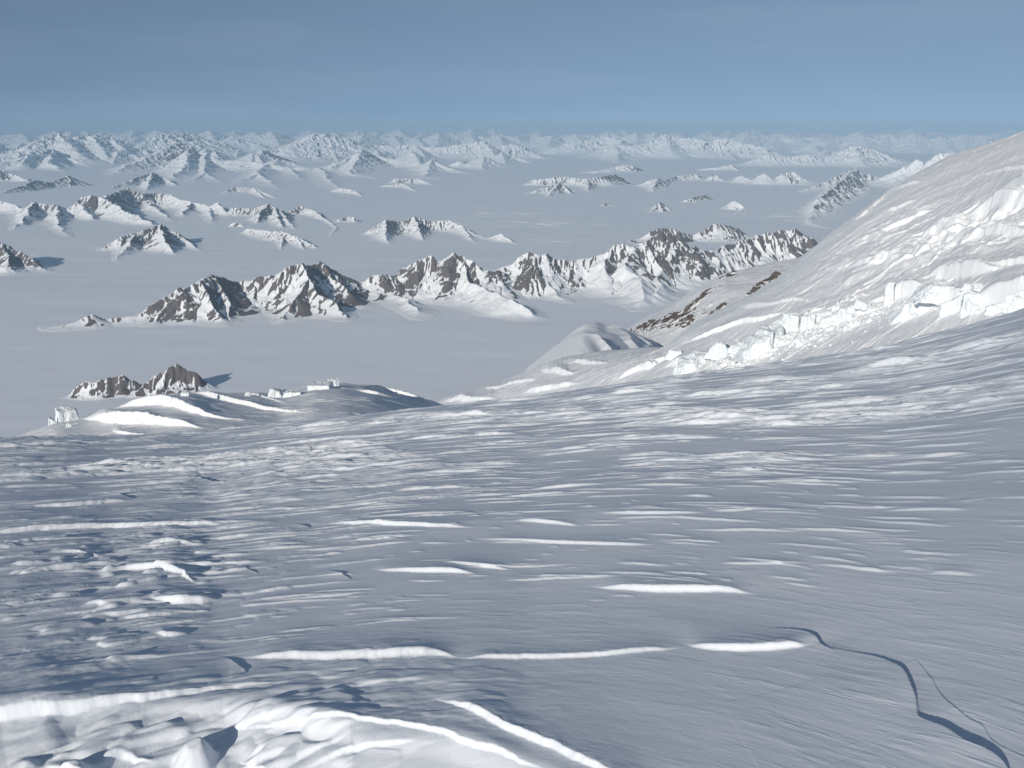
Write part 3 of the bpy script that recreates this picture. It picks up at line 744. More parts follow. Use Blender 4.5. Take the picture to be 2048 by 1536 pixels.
def massif(name, ridges, seed, steep=0.62, lam=1.0, rock=0.0, label=None, pad=1.0, category=None, jag=0.10, hb=0.35):
    segs = []
    for rd in ridges:
        P = np.asarray(rd, float)
        a, t = ray(P[:, 0], P[:, 1])
        _, tb = ray(P[:, 0], P[:, 2])
        r = H / tb
        h = np.maximum(H - t * r, 0.0)
        segs.append(np.stack([r * np.sin(a), r * np.cos(a), h], -1))
    allp = np.vstack(segs)
    R_all = np.hypot(allp[:, 0], allp[:, 1]); rm = R_all.mean()
    hmax = allp[:, 2].max()
    wmax = hmax / steep * pad * 1.25
    A_all = np.arctan2(allp[:, 0], allp[:, 1])
    da = 0.5 / 900.0
    a0, a1 = A_all.min() - wmax / rm, A_all.max() + wmax / rm
    a0, a1 = max(a0, -0.68), min(a1, 0.68)
    r0, r1 = R_all.min() - wmax, R_all.max() + wmax
    r0 = max(r0, R_all.min() * 0.7)
    na = int(min(1300, max(60, (a1 - a0) / da)))
    nr = int(min(520, max(50, (r1 - r0) / (rm * 0.0011))))
    sf = Surface(np.linspace(a0, a1, na), np.linspace(r0, r1, nr))
    X, Y = sf.X, sf.Y
    L = max(hmax, 120.0) * lam                                  # size of the ribs
    wx = X + 0.22 * L * fbm(X / (1.1 * L), Y / (1.1 * L), seed, 3); wy = Y + 0.22 * L * fbm(X / (1.1 * L), Y / (1.1 * L), seed + 3, 3)
    best = np.full(X.shape, -1e9); S_ = np.zeros_like(X); D_ = np.zeros_like(X); Hc = np.full(X.shape, 1.0)
    base_s = 0.0
    for sg in segs:
        cum = 0.0
        for i in range(len(sg) - 1):
            p, q2 = sg[i], sg[i + 1]
            dx, dy = q2[0] - p[0], q2[1] - p[1]
            Ls = math.hypot(dx, dy) + 1e-6
            t = np.clip(((wx - p[0]) * dx + (wy - p[1]) * dy) / Ls ** 2, 0, 1)
            dist = np.hypot(wx - p[0] - dx * t, wy - p[1] - dy * t)
            hc = p[2] + (q2[2] - p[2]) * t
            w = hc / steep + 0.12 * hmax
            tt = dist / w
            val = hc * (np.exp(-1.15 * tt) - 0.3166) / 0.6834 - np.maximum(tt - 1, 0) * (hc * 0.3 + 0.10 * hmax) - 0.012 * hmax
            u = val > best
            best = np.where(u, val, best); S_ = np.where(u, base_s + cum + t * Ls, S_); D_ = np.where(u, tt, D_); Hc = np.where(u, hc, Hc)
            cum += Ls
        base_s += cum + 977.0
    D = np.clip(D_, 0, 1.3)
    sw = S_ / (0.34 * L) + 0.35 * fbm(X / (0.5 * L), Y / (0.5 * L), seed + 7, 2)
    rib = ridged(sw, D * 1.1 + 3.1, seed + 11, 3)
    rib2 = perlin(S_ / (0.11 * L) + 0.5 * fbm(X / (0.2 * L), Y / (0.2 * L), seed + 9, 2), D * 0.9, seed + 13)
    rib3 = perlin(S_ / (0.055 * L) + 0.4 * fbm(X / (0.12 * L), Y / (0.12 * L), seed + 19, 2), D * 2.0, seed + 23)
    shape = np.clip(D, 0, 1) ** 0.55 * np.clip(1.05 - D, 0, 1)
    det = fbm(X / (0.35 * L), Y / (0.35 * L), seed + 17, 4, 0.55)
    sm_ = sstep(0.15, 0.75, Hc / hmax)
    Z = best + Hc * (0.35 + 0.65 * sm_) * shape * (0.42 * (rib - 0.55) + 0.15 * rib2) + Hc * jag * det * np.clip(1.1 - D, 0.1, 1) - 0.02 * hmax
    kz = 0.035 * hmax + 4.0
    Zs = kz * np.logaddexp(0, Z / kz) - 0.10 * kz
    dzr = np.gradient(Zs, sf.r, axis=1); dza = np.gradient(Zs, sf.al, axis=0) / sf.R
    slope = np.hypot(dzr, dza)
    dzx = dzr * np.sin(sf.A) + dza * np.cos(sf.A)               # rises to the right where positive
    low = sstep(0.0, 0.05 * hmax, Zs)
    rk = 0.5 * (slope - 0.50) + 0.75 * (rib - 0.5) + 0.95 * rib2 + 0.45 * rib3 + 0.16 * det - 0.45 * dzx
    rk = rk + hb * (Hc / hmax - 0.55)
    body = Zs > 0.10 * hmax
    frac = min(0.85, max(0.08, 0.31 + 0.8 * rock - 0.18 * min(1, max(0, (rm - 20000) / 30000))))
    if body.sum() > 50:
        rk = rk - np.quantile(rk[body], 1 - frac)
    rk = rk - 0.8 * (1 - low)
    # soft snow apron round the foot
    keep = Zs > -0.07 * kz
    return grid_mesh(name, X, Y, Zs + ice_level(X, Y), rock_mat(L * 0.10), attrs={"rock": rk}, keep=keep, label=label, category=category)

M = massif
M("mountain", [
    [(90, 656, 657), (143, 643, 655), (186, 625, 650), (212, 636, 648), (266, 629, 645), (300, 608, 640), (362, 574, 632), (398, 558, 625), (430, 547, 618), (458, 554, 612), (478, 560, 608),
     (506, 556, 608), (547, 544, 608), (605, 521, 606), (625, 531, 602), (639, 521, 598), (683, 549, 594), (716, 562, 592), (735, 557, 592), (762, 546, 592), (793, 551, 590)],
    [(398, 558, 625), (415, 590, 634), (440, 632, 646)], [(362, 574, 632), (340, 605, 640), (318, 640, 650)], [(430, 547, 618), (462, 600, 630), (462, 640, 645)],
    [(605, 521, 606), (612, 550, 615), (600, 590, 628), (560, 636, 643)], [(612, 550, 615), (645, 590, 626), (690, 630, 638)], [(639, 521, 598), (668, 555, 604), (700, 580, 610)],
    [(506, 556, 608), (512, 590, 618), (500, 612, 622)]], 1001, 0.68, 0.9, 0.22,
  "long rock and snow mountain with a sharp pyramid peak and striped dark faces", hb=0.0)
M("mountain", [
    [(793, 551, 590), (810, 537, 588), (834, 515, 585), (858, 508, 584), (875, 520, 584), (892, 514, 584), (909, 501, 585), (926, 511, 586), (947, 523, 588), (981, 538, 588), (998, 536, 586)],
    [(909, 501, 585), (928, 535, 592), (942, 560, 600), (970, 577, 610), (1008, 588, 622), (1042, 604, 630), (1056, 622, 636)],
    [(892, 524, 586), (865, 548, 592), (845, 565, 594), (858, 580, 594)], [(947, 523, 588), (980, 545, 592), (1002, 560, 594)],
    [(735, 557, 592), (762, 546, 592), (775, 560, 588)], [(785, 586, 600), (810, 596, 612), (837, 612, 626), (842, 634, 637)]], 1102, 0.72, 0.9, 0.02,
  "snowy mountain with a pointed summit and a long rocky spur running towards the viewer", hb=0.8)
M("mountain", [
    [(985, 540, 584), (1018, 528, 580), (1042, 509, 578), (1059, 499, 577), (1083, 504, 577), (1107, 516, 576), (1138, 521, 574), (1158, 517, 572)],
    [(1083, 504, 577), (1090, 545, 582), (1100, 568, 590), (1131, 598, 602)], [(1107, 516, 576), (1140, 545, 578)]], 1203, 0.75, 0.9, 0.06,
  "brown rocky peak with snow chute, fourth along the middle range", hb=1.0)
M("mountain", [
    [(1158, 517, 572), (1193, 506, 570), (1220, 492, 568), (1247, 482, 567), (1268, 487, 566), (1295, 479, 564), (1312, 470, 562), (1333, 462, 560), (1350, 465, 558), (1382, 489, 556), (1406, 499, 552),
     (1450, 486, 546), (1498, 472, 540), (1526, 465, 536), (1553, 458, 534), (1594, 453, 532), (1621, 468, 530), (1640, 480, 528)],
    [(1264, 488, 566), (1262, 535, 584), (1282, 572, 602), (1278, 616, 618)], [(1295, 480, 564), (1320, 535, 576), (1305, 580, 600)],
    [(1350, 465, 558), (1390, 505, 562), (1425, 525, 562), (1462, 545, 562)], [(1220, 492, 568), (1215, 530, 580), (1200, 548, 582)],
    [(1594, 453, 532), (1580, 490, 538), (1545, 522, 545)]], 1304, 0.72, 0.9, 0.02,
  "broad brown and white mountain chain ending behind the bright right slope", hb=1.1)
M("mountain", [[(128, 793, 795), (140, 785, 794), (154, 771, 792), (185, 759, 790), (208, 755, 788), (222, 748, 786), (239, 746, 785), (258, 753, 784), (272, 764, 784)]],
  1405, 1.25, 1.6, 0.20, "low brown rock island standing out of the ice at left", jag=0.24)
M("mountain", [[(262, 786, 792), (280, 772, 788), (301, 758, 784), (311, 750, 782), (328, 736, 781), (345, 730, 780), (373, 740, 778), (400, 745, 776), (416, 757, 774), (424, 768, 774)], [(328, 740, 781), (326, 765, 786), (320, 786, 790)]],
  1506, 1.2, 1.4, 0.22, "dark jagged rock peak standing out of the ice beside a lower brown one", jag=0.22)
M("mountain", [[(-60, 470, 535), (0, 484, 535), (14, 489, 535), (55, 512, 538), (85, 536, 541), (92, 543, 543)], [(0, 484, 535), (20, 525, 545), (30, 545, 548)]], 1607, 0.66, 0.8, 0.18,
  "striped rock and snow mountain cut by the left edge of the picture")
M("mountain", [[(-30, 396, 420), (24, 405, 424), (44, 415, 428), (68, 402, 430), (96, 405, 430), (116, 408, 430), (130, 414, 430), (154, 405, 430), (167, 391, 428), (185, 388, 428), (205, 393, 428), (222, 402, 432), (253, 421, 440), (273, 429, 446), (304, 445, 452)],
    [(68, 402, 430), (55, 422, 440), (30, 458, 460)], [(116, 408, 430), (113, 440, 450), (138, 474, 475)], [(160, 405, 430), (185, 432, 440)], [(205, 393, 428), (222, 386, 420), (253, 375, 414), (284, 386, 414), (308, 386, 412), (338, 386, 412), (359, 397, 416), (386, 402, 420), (420, 411, 424), (436, 404, 426), (457, 428, 432)],
    [(297, 404, 416), (318, 419, 428), (346, 441, 442)], [(420, 411, 424), (424, 445, 446)], [(386, 402, 420), (364, 425, 432)]], 1708, 0.66, 0.8, -0.02,
  "cluster of linked snowy ridges with dark crests at the far left")
M("mountain", [[(205, 496, 500), (239, 470, 496), (273, 463, 492), (318, 447, 488), (345, 460, 488), (376, 479, 490), (398, 499, 500)], [(273, 463, 492), (246, 500, 508), (236, 520, 521)], [(318, 447, 488), (330, 480, 500), (350, 505, 508)]], 1809, 0.68, 0.9, 0.10,
  "brown striped pyramid mountain standing alone on the ice plain")
M("mountain", [[(462, 414, 430), (506, 415, 430), (522, 412, 430), (537, 406, 431), (560, 418, 434), (575, 438, 446), (590, 456, 458)], [(537, 406, 431), (518, 425, 440), (514, 447, 448)], [(550, 412, 432), (562, 450, 455)]], 1910, 0.70, 0.9, 0.12,
  "small dark-sided peak with snow ribs, near a similar hook-shaped ridge")
M("mountain", [[(462, 447, 453), (472, 443, 453), (488, 452, 454)]], 1911, 0.9, 1.2, 0.3, "tiny rock knob poking through the snow")
M("mountain", [[(584, 420, 430), (601, 411, 428), (625, 418, 430), (649, 435, 440), (673, 453, 456), (661, 472, 473)], [(677, 437, 444), (697, 432, 442), (708, 433, 444)]], 2011, 0.72, 0.9, 0.10,
  "hook-shaped snowy ridge ending in a rocky knob")
M("mountain", [[(495, 455, 465), (533, 460, 475), (564, 461, 480), (595, 473, 486), (631, 492, 496)], [(567, 468, 480), (562, 498, 499)], [(595, 473, 486), (608, 498, 499)]], 2112, 0.66, 0.9, 0.05,
  "low snowy ridge with two short rock faces")
M("mountain", [[(728, 467, 470), (772, 437, 465), (800, 440, 462), (830, 430, 460), (861, 441, 460), (899, 438, 460), (926, 451, 464), (953, 468, 472), (974, 475, 478), (1001, 465, 480), (1031, 486, 487)], [(772, 437, 465), (770, 465, 478), (778, 488, 489)], [(830, 430, 460), (846, 478, 481)], [(926, 451, 464), (950, 485, 486)]], 2213, 0.66, 0.7, 0.06,
  "long reddish brown ridge with evenly spaced snow gullies")
M("mountain", [[(-20, 392, 392), (51, 367, 382), (72, 359, 378), (99, 364, 376), (137, 350, 372), (163, 362, 370)], [(137, 350, 372), (140, 372, 375)]], 2314, 0.5, 0.8, 0.2, "low brown tapering ridge at the left edge")
M("mountain", [[(-30, 336, 362), (0, 337, 362), (27, 347, 362), (54, 358, 364)]], 2315, 0.6, 0.9, 0.1, "small snowy hill cut by the left edge")
M("mountain", [[(-20, 325, 340), (31, 320, 338), (62, 303, 334), (85, 298, 332), (109, 296, 330), (137, 313, 331), (183, 331, 333)], [(109, 296, 330), (96, 323, 338), (126, 339, 342)], [(62, 303, 334), (40, 325, 340)]], 2416, 0.5, 0.8, -0.1, "whitish mountain with a blue shaded flank far left")
M("mountain", [[(216, 377, 379), (263, 357, 372), (304, 343, 366), (328, 354, 366), (356, 372, 373)], [(304, 343, 366), (294, 380, 382)]], 2517, 0.55, 0.9, 0.05, "pale wedge-shaped hill with a long brown left tail")
M("mountain", [[(222, 349, 350), (249, 330, 346), (284, 315, 342), (328, 295, 338), (362, 283, 335), (379, 291, 335), (386, 297, 335), (410, 303, 336), (437, 318, 340), (478, 318, 340), (533, 326, 342), (581, 333, 344), (602, 332, 344), (639, 332, 343), (670, 330, 342), (697, 312, 338), (724, 297, 335), (748, 308, 334), (793, 319, 335), (824, 322, 336), (845, 326, 338), (866, 316, 340), (892, 332, 344), (943, 347, 348)],
    [(379, 291, 335), (370, 330, 350), (345, 352, 358)], [(407, 342, 352), (383, 363, 364)], [(410, 303, 336), (407, 342, 352), (441, 362, 364)], [(513, 343, 356), (478, 365, 366)], [(533, 326, 342), (513, 343, 356), (560, 375, 377)], [(581, 333, 344), (600, 358, 360)], [(639, 332, 343), (666, 366, 372), (700, 389, 390)], [(724, 297, 335), (700, 345, 352), (760, 355, 357)], [(866, 316, 340), (850, 352, 356), (880, 356, 358)]], 2618, 0.45, 0.6, -0.16,
  "long jagged white mountain chain with a blue pyramid, across the left distance")
M("mountain", [[(440, 386, 387), (472, 373, 384), (506, 374, 384), (556, 396, 397)], [(506, 374, 384), (530, 394, 396)]], 2719, 0.6, 0.9, 0.12, "low snowy rise with brown rock streaks in the middle distance")
M("mountain", [[(660, 382, 384), (680, 375, 384), (707, 379, 388), (726, 392, 393)]], 2720, 0.6, 0.9, 0.1, "small rounded snowy nub below a white chain")
M("mountain", [[(765, 370, 374), (806, 366, 374), (832, 381, 383)], [(790, 356, 366), (834, 355, 366), (867, 370, 371)]], 2721, 0.55, 0.9, 0.1, "pair of short snow tongues tipped with rock")
M("mountain", [[(905, 326, 335), (919, 321, 335), (946, 326, 334), (980, 334, 335)]], 2722, 0.5, 0.9, 0.0, "small pale hill at the end of a white chain")
M("mountain", [[(1060, 362, 368), (1066, 358, 370), (1124, 352, 370), (1176, 357, 372), (1205, 352, 371), (1230, 347, 368), (1253, 361, 366)], [(1045, 387, 388), (1090, 374, 386), (1121, 362, 384), (1141, 384, 388)], [(1176, 357, 372), (1178, 382, 384)], [(1121, 362, 384), (1095, 392, 394)]], 2823, 0.6, 0.8, 0.18, "rugged rocky island ridge alone on the far ice")
M("mountain", [[(1165, 343, 346), (1195, 341, 346), (1225, 333, 344), (1261, 327, 343), (1270, 337, 341)]], 2824, 0.5, 0.9, 0.1, "thin low white ridge behind a rugged island")
M("mountain", [[(1275, 369, 372), (1316, 354, 374), (1338, 368, 372)], [(1316, 354, 374), (1302, 384, 385)], [(1320, 362, 370), (1350, 351, 362), (1392, 346, 360), (1405, 352, 360)]], 2825, 0.6, 0.9, 0.08, "small pale peak with a thin tail running right")
M("mountain", [[(1302, 424, 425), (1319, 402, 420), (1342, 420, 422)], [(1319, 402, 420), (1325, 424, 426)]], 2826, 0.7, 0.9, 0.1, "tiny brown pyramid alone on the ice")
M("mountain", [[(1200, 410, 411), (1211, 406, 411), (1222, 407, 411)]], 2827, 0.8, 1.2, 0.4, "sliver of dark rock lying flat on the ice")
M("mountain", [[(1360, 403, 405), (1385, 395, 404), (1411, 389, 401)]], 2828, 0.7, 1.2, 0.3, "short tilted dark rock strip on the ice")
M("mountain", [[(1450, 412, 418), (1468, 400, 418), (1490, 414, 420), (1470, 430, 431)]], 2829, 0.7, 0.9, 0.05, "pale conical nub ringed with rock")
M("mountain", [[(1400, 337, 341), (1430, 334, 341), (1463, 328, 340), (1470, 338, 340)]], 2830, 0.5, 0.9, 0.0, "flat whitish islet ridge far across the ice")
M("mountain", [[(1412, 358, 362), (1427, 348, 362), (1448, 360, 363)]], 2831, 0.6, 0.9, 0.1, "little peaked islet below a flat whitish one")
M("mountain", [[(1480, 350, 365), (1505, 360, 368), (1529, 345, 368), (1545, 362, 368), (1553, 353, 368), (1567, 345, 368), (1590, 342, 368), (1610, 364, 370)]], 2832, 0.5, 0.8, -0.05, "row of low white summits far right on the ice")
M("mountain", [[(1600, 380, 384), (1656, 360, 376), (1697, 339, 370), (1712, 336, 366), (1728, 346, 366), (1760, 352, 366)], [(1704, 337, 368), (1690, 356, 390), (1655, 380, 408), (1640, 396, 424), (1630, 420, 436), (1615, 441, 448), (1650, 452, 455)]], 2933, 0.8, 0.9, 0.06,
  "snow crest with a long dark rock face descending to the ice at right")
M("mountain", [[(1298, 462, 484), (1320, 455, 482), (1350, 457, 482), (1385, 470, 480), (1432, 445, 478), (1480, 456, 476)]], 2934, 0.6, 0.9, 0.22, "dark low ridge peeping out behind the middle range")
M("mountain", [[(1790, 341, 372), (1833, 318, 372), (1852, 325, 372), (1874, 308, 372), (1902, 301, 372), (1932, 311, 372), (1990, 330, 376), (2060, 320, 376)]], 2935, 0.5, 0.9, -0.6, "smooth cream white summit behind the right slope")
M("mountain", [[(1780, 388, 392), (1810, 368, 392), (1822, 364, 392), (1845, 380, 392)]], 2936, 0.8, 0.9, 0.5, "dark rock knob showing over the edge of the right slope")
# upper distance
M("mountain", [[(60, 285, 326), (89, 272, 324), (116, 265, 322), (143, 275, 322), (181, 268, 320), (219, 270, 318), (246, 282, 318), (280, 284, 317), (321, 268, 315), (342, 265, 314), (376, 264, 312), (400, 274, 312)], [(116, 265, 322), (160, 305, 330)], [(181, 268, 320), (215, 310, 328)], [(219, 270, 318), (260, 310, 325)]], 3037, 0.32, 0.5, -0.12, "high white massif with blue shadows near the left horizon")
M("mountain", [[(425, 298, 306), (441, 285, 304), (468, 270, 302), (495, 281, 302), (520, 290, 303), (543, 302, 304)], [(560, 300, 322), (577, 292, 322), (608, 281, 320), (632, 266, 318), (680, 268, 316), (700, 282, 316), (726, 297, 318)], [(540, 277, 296), (600, 276, 294), (632, 266, 318)]], 3038, 0.32, 0.6, -0.12, "broad white snow-capped massif left of the skyline centre")
M("mountain", [[(690, 292, 318), (707, 285, 316), (748, 288, 314), (790, 290, 314), (830, 287, 314), (847, 293, 315), (885, 293, 316), (926, 285, 316), (967, 280, 316), (987, 288, 316), (1035, 288, 316), (1056, 302, 317), (1092, 316, 319)], [(830, 287, 314), (850, 310, 322)], [(967, 280, 316), (990, 308, 322)]], 3039, 0.34, 0.5, -0.12, "long serrated white ridge with blue shade, skyline centre")
M("mountain", [[(1083, 302, 310), (1117, 291, 309), (1148, 280, 308), (1180, 278, 307), (1210, 270, 306), (1240, 280, 308)], [(1172, 316, 318), (1200, 302, 316), (1227, 288, 315), (1262, 290, 315), (1295, 284, 314), (1329, 268, 312), (1355, 272, 312), (1382, 275, 313), (1415, 280, 314), (1450, 275, 314), (1502, 288, 316), (1534, 294, 317)], [(1329, 268, 312), (1345, 302, 318)], [(1227, 288, 315), (1240, 308, 319)]], 3040, 0.34, 0.5, -0.12, "wide creased white mountain right of the skyline centre")
M("mountain", [[(1505, 318, 332), (1539, 305, 331), (1580, 311, 331), (1621, 306, 331), (1649, 324, 332), (1676, 304, 331), (1710, 289, 330), (1744, 295, 330), (1775, 309, 331), (1800, 328, 333)], [(1710, 289, 330), (1725, 325, 335)]], 3041, 0.36, 0.5, -0.1, "pale mountain group with a rounded top below the right skyline")
for (n, x0, x1, yl, yh, lab, sd_) in [(24, -40, 430, 290, 345, "crowd of pale snow peaks in the far left distance", 21), (24, 420, 1010, 288, 338, "crowd of pale snow peaks in the far middle distance", 22), (16, 1050, 1800, 288, 322, "scattered pale peaks in the far right distance", 23)]:
    rr = random.Random(sd_); rid = []
    for _ in range(n):
        x, yb = rr.uniform(x0, x1), rr.uniform(yl, yh); hp = rr.uniform(9, 26) * (yb - 243) / 80 + 4; w = rr.uniform(25, 70)
        rid.append([(x - w, yb - 0.1 * hp, yb + rr.uniform(-2, 2)), (x - 0.4 * w, yb - hp * rr.uniform(0.4, 0.8), yb), (x, yb - hp, yb), (x + 0.5 * w, yb - hp * rr.uniform(0.3, 0.7), yb), (x + w, yb - 0.1 * hp, yb + rr.uniform(-2, 2))])
        rid.append([(x, yb - hp, yb), (x + rr.uniform(-20, 20), yb, yb + 5)])
    M("mountain", rid, 2990 + sd_, 0.38, 0.6, -0.1, lab)
rs = random.Random(5)
for (x0, x1, yc, yb, lab) in [(-60, 520, 264, 290, "faint bluish row of peaks on the left horizon"), (420, 1180, 266, 292, "faint bluish row of peaks on the middle horizon"),
                              (1080, 1720, 266, 293, "faint bluish row of peaks on the right horizon"), (1640, 2150, 270, 300, "hazy cream-topped peaks where the slope meets the horizon"),
                              (-60, 900, 262, 280, "farthest pale line of peaks at left"), (800, 2150, 261, 280, "farthest pale line of peaks at right")]:
    pts, x = [], x0
    while x < x1:
        pts.append((x, yc + rs.uniform(-5, 9) if len(pts) % 2 else yc + rs.uniform(5, 12), yb + rs.uniform(-2, 3)))
        x += rs.uniform(14, 38)
    M("mountain", [pts] + [[(p[0], p[1], p[2]), (p[0] + rs.uniform(-20, 20), p[2] - 4, p[2] + 6)] for p in pts[1::2]], 3100 + x0 % 97 + int(yb), 0.24, 0.5, -0.05, lab)

# =================================================================== ice blocks
def ice_block(cat, label, surf, px, py, wp, hp, dp=None, yaw=0.0, lean=0.0, top=1.0, topy=1.0, shear=0.0, cuts=2, seed=0, sink=0.25, group=None, name="serac", rough=0.10):
    """block whose foot is seen at (px, py), wp wide and hp high in photo pixels; top/topy taper it, shear moves its top sideways"""
    x, y, r = surf.hit(px, py, base=False)
    j = int(np.argmin(np.abs(surf.al - math.atan2(x, y)))); k = int(np.argmin(np.abs(surf.r - r)))
    z = surf.Z[j, k]
    w, h = wp * r / F_PX, hp * r / F_PX
    dpt = (dp if dp else wp * 0.8) * r / F_PX
    rnd = random.Random(seed + 77)
    bm = bmesh.new()
    bmesh.ops.create_cube(bm, size=1.0)
    for v in bm.verts:
        t = v.co.z + 0.5
        fx, fy = 1 + (top - 1) * t, 1 + (topy - 1) * t
        v.co = Vector((v.co.x * w * fx + shear * w * t + rnd.uniform(-.05, .05) * w, v.co.y * dpt * fy + lean * h * t + rnd.uniform(-.06, .06) * dpt, (t * (1 + sink) - sink) * h * (1 + rnd.uniform(-.06, .06) * t)))
    for c in range(cuts + (1 if surf is hr else 0)):
        n = Vector((rnd.uniform(-1, 1), rnd.uniform(-1, 0.6), rnd.uniform(0.0, 1.0))).normalized()
        p = Vector((n.x * w * 0.40, n.y * dpt * 0.40, h * (1 - sink) * (0.60 + 0.3 * rnd.random())))
        g = bm.verts[:] + bm.edges[:] + bm.faces[:]
        res = bmesh.ops.bisect_plane(bm, geom=g, plane_co=p, plane_no=n, clear_outer=True)
        ed = [e for e in res['geom_cut'] if isinstance(e, bmesh.types.BMEdge)]
        if ed: bmesh.ops.contextual_create(bm, geom=ed)
    bmesh.ops.recalc_face_normals(bm, faces=bm.faces)
    bmesh.ops.bevel(bm, geom=bm.edges[:], offset=min(w, h, dpt) * 0.045, segments=2, affect='EDGES', profile=0.5)
    bmesh.ops.triangulate(bm, faces=bm.faces)
    for it in range(4):
        lim = max(w, h) * 0.09
        es = [e for e in bm.edges if e.calc_length() > lim]
        if not es: break
        bmesh.ops.subdivide_edges(bm, edges=es, cuts=1)
        bmesh.ops.triangulate(bm, faces=[f for f in bm.faces if len(f.verts) > 4])
    co = np.array([v.co[:] for v in bm.verts])
    s = max(w, h)
    nd = fbm(co[:, 0] / s * 2.6 + co[:, 1] / s * 2.0 + seed, co[:, 2] / s * 1.7 + co[:, 1] / s * 1.5, 900 + seed % 50, 4, 0.6)
    bm.normal_update()
    for v, dd in zip(bm.verts, nd):
        v.co += v.normal * float(dd) * rough * s
    me = bpy.data.meshes.new(name); bm.to_mesh(me); bm.free()
    me.materials.append(mat_block)
    o = bpy.data.objects.new(name, me)
    o.location = (x, y, z)
    o.rotation_euler = (0, 0, -math.atan2(x, y) + math.radians(yaw))
    scn.collection.objects.link(o)
    o["label"] = label; o["category"] = cat
    if group: o["group"] = group
    return o

B = ice_block
GB = "ice blocks of the icefall"
B("ice block", "tall upright white ice slab, narrow as a tombstone, in the middle of the icefall", hr, 1580, 662, 37, 34, 24, yaw=-12, top=0.95, cuts=0, seed=1, group=GB, sink=0.4, rough=0.13)
B("ice block", "large tilted ice wedge with a grey top face, near the lower end of the icefall", hr, 1516, 702, 95, 48, 75, yaw=-20, top=0.35, shear=0.18, cuts=1, seed=2, group=GB, sink=0.4, rough=0.13)
B("ice block", "sharp triangular ice fin pointing up in front of the upper ice wall", hr, 1816, 632, 64, 43, 39, yaw=10, top=0.06, topy=0.3, shear=0.12, cuts=0, seed=3, group=GB, sink=0.4, rough=0.13)
B("ice block", "long slanting ice slab leaning beside the triangular fin", hr, 1876, 596, 89, 23, 39, yaw=18, top=0.85, shear=0.25, cuts=1, seed=4, group=GB, sink=0.4, rough=0.13)
B("ice block", "upper of two slanting slabs, tucked under the flat-topped ice wall", hr, 1880, 578, 84, 16, 36, yaw=15, top=0.8, shear=0.2, cuts=1, seed=5, group=GB, sink=0.4, rough=0.13)
B("ice block", "thin pillar standing at the left end of an ice wall", hr, 1776, 606, 16, 39, 15, yaw=0, top=0.8, cuts=0, seed=6, group=GB, sink=0.4, rough=0.13)
B("ice block", "slim ice column right of the tombstone slab", hr, 1610, 658, 16, 26, 15, yaw=-10, top=0.9, cuts=0, seed=7, group=GB, sink=0.4, rough=0.13)
B("ice block", "second slim ice column, a gap away from the tombstone slab", hr, 1622, 654, 13, 23, 14, yaw=-10, top=0.85, cuts=0, seed=8, group=GB, sink=0.4, rough=0.13)
B("ice block", "squat fluted ice block between the slim columns and a white wall", hr, 1664, 644, 43, 29, 32, yaw=-8, top=0.85, cuts=1, seed=9, group=GB, sink=0.4, rough=0.13)
B("ice block", "dark-sided ice tower half hidden behind the upper edge of the belt", hr, 1726, 612, 23, 18, 21, yaw=-30, top=0.8, cuts=0, seed=10, group=GB, sink=0.4, rough=0.13)
B("ice block", "pointed ice wedge at the lower left of the belt, pale streaks on its side", hr, 1438, 708, 55, 26, 39, yaw=-20, top=0.4, shear=0.2, cuts=1, seed=11, group=GB, sink=0.4, rough=0.13)
B("ice block", "big rounded block with white front, lowest of the icefall at left", hr, 1386, 736, 74, 33, 60, yaw=-15, top=0.75, cuts=2, seed=12, group=GB, sink=0.4, rough=0.13)
B("ice block", "small ice block lying left of the rounded lowest block", hr, 1366, 742, 26, 16, 21, yaw=12, top=0.7, cuts=2, seed=13, group=GB, sink=0.4, rough=0.13)
B("ice block", "boxy ice block set in the niche of the big right-hand ice wall", hr, 1996, 622, 37, 20, 24, yaw=0, top=0.9, cuts=0, seed=14, group=GB, sink=0.4, rough=0.13)
B("ice block", "upright ice flake where two ice walls meet", hr, 1850, 612, 17, 34, 18, yaw=-8, top=0.5, cuts=0, seed=15, group=GB, sink=0.4, rough=0.13)
B("ice block", "fat ice pillar joined to the left end of the big ice wall", hr, 1902, 620, 37, 33, 30, yaw=-5, top=0.8, cuts=1, seed=16, group=GB, sink=0.4, rough=0.13)
B("ice block", "short post of ice with a dark side in front of a white wall", hr, 1698, 640, 10, 11, 9, yaw=-20, top=0.9, cuts=0, seed=17, group=GB, sink=0.4, rough=0.13)
B("ice block", "leaning ice splinter just above the large tilted wedge", hr, 1548, 655, 23, 15, 15, yaw=-25, top=0.6, shear=0.5, cuts=0, seed=18, group=GB, sink=0.4, rough=0.13)
B("ice block", "stub of ice below the slim columns", hr, 1602, 690, 17, 15, 14, yaw=-20, top=0.8, cuts=1, seed=19, group=GB, sink=0.4, rough=0.13)
B("ice block", "little domed block below the flat-topped wall, left of its twin", hr, 1935, 577, 23, 9, 18, yaw=0, top=0.5, cuts=1, seed=20, group=GB, sink=0.4, rough=0.13)
B("ice block", "little domed block below the flat-topped wall, right of its twin", hr, 1955, 577, 20, 8, 18, yaw=0, top=0.5, cuts=1, seed=21, group=GB, sink=0.4, rough=0.13)
B("ice block", "long jagged ice rib running up from the tilted wedge towards the tombstone slab", hr, 1556, 684, 55, 25, 28, yaw=-30, top=0.6, shear=0.3, cuts=2, seed=51, group=GB, sink=0.4, rough=0.13)
B("ice block", "leaning ice block wedged between the squat fluted block and the white wall", hr, 1690, 634, 31, 21, 25, yaw=-25, top=0.7, shear=-0.2, cuts=1, seed=52, group=GB, sink=0.4, rough=0.13)
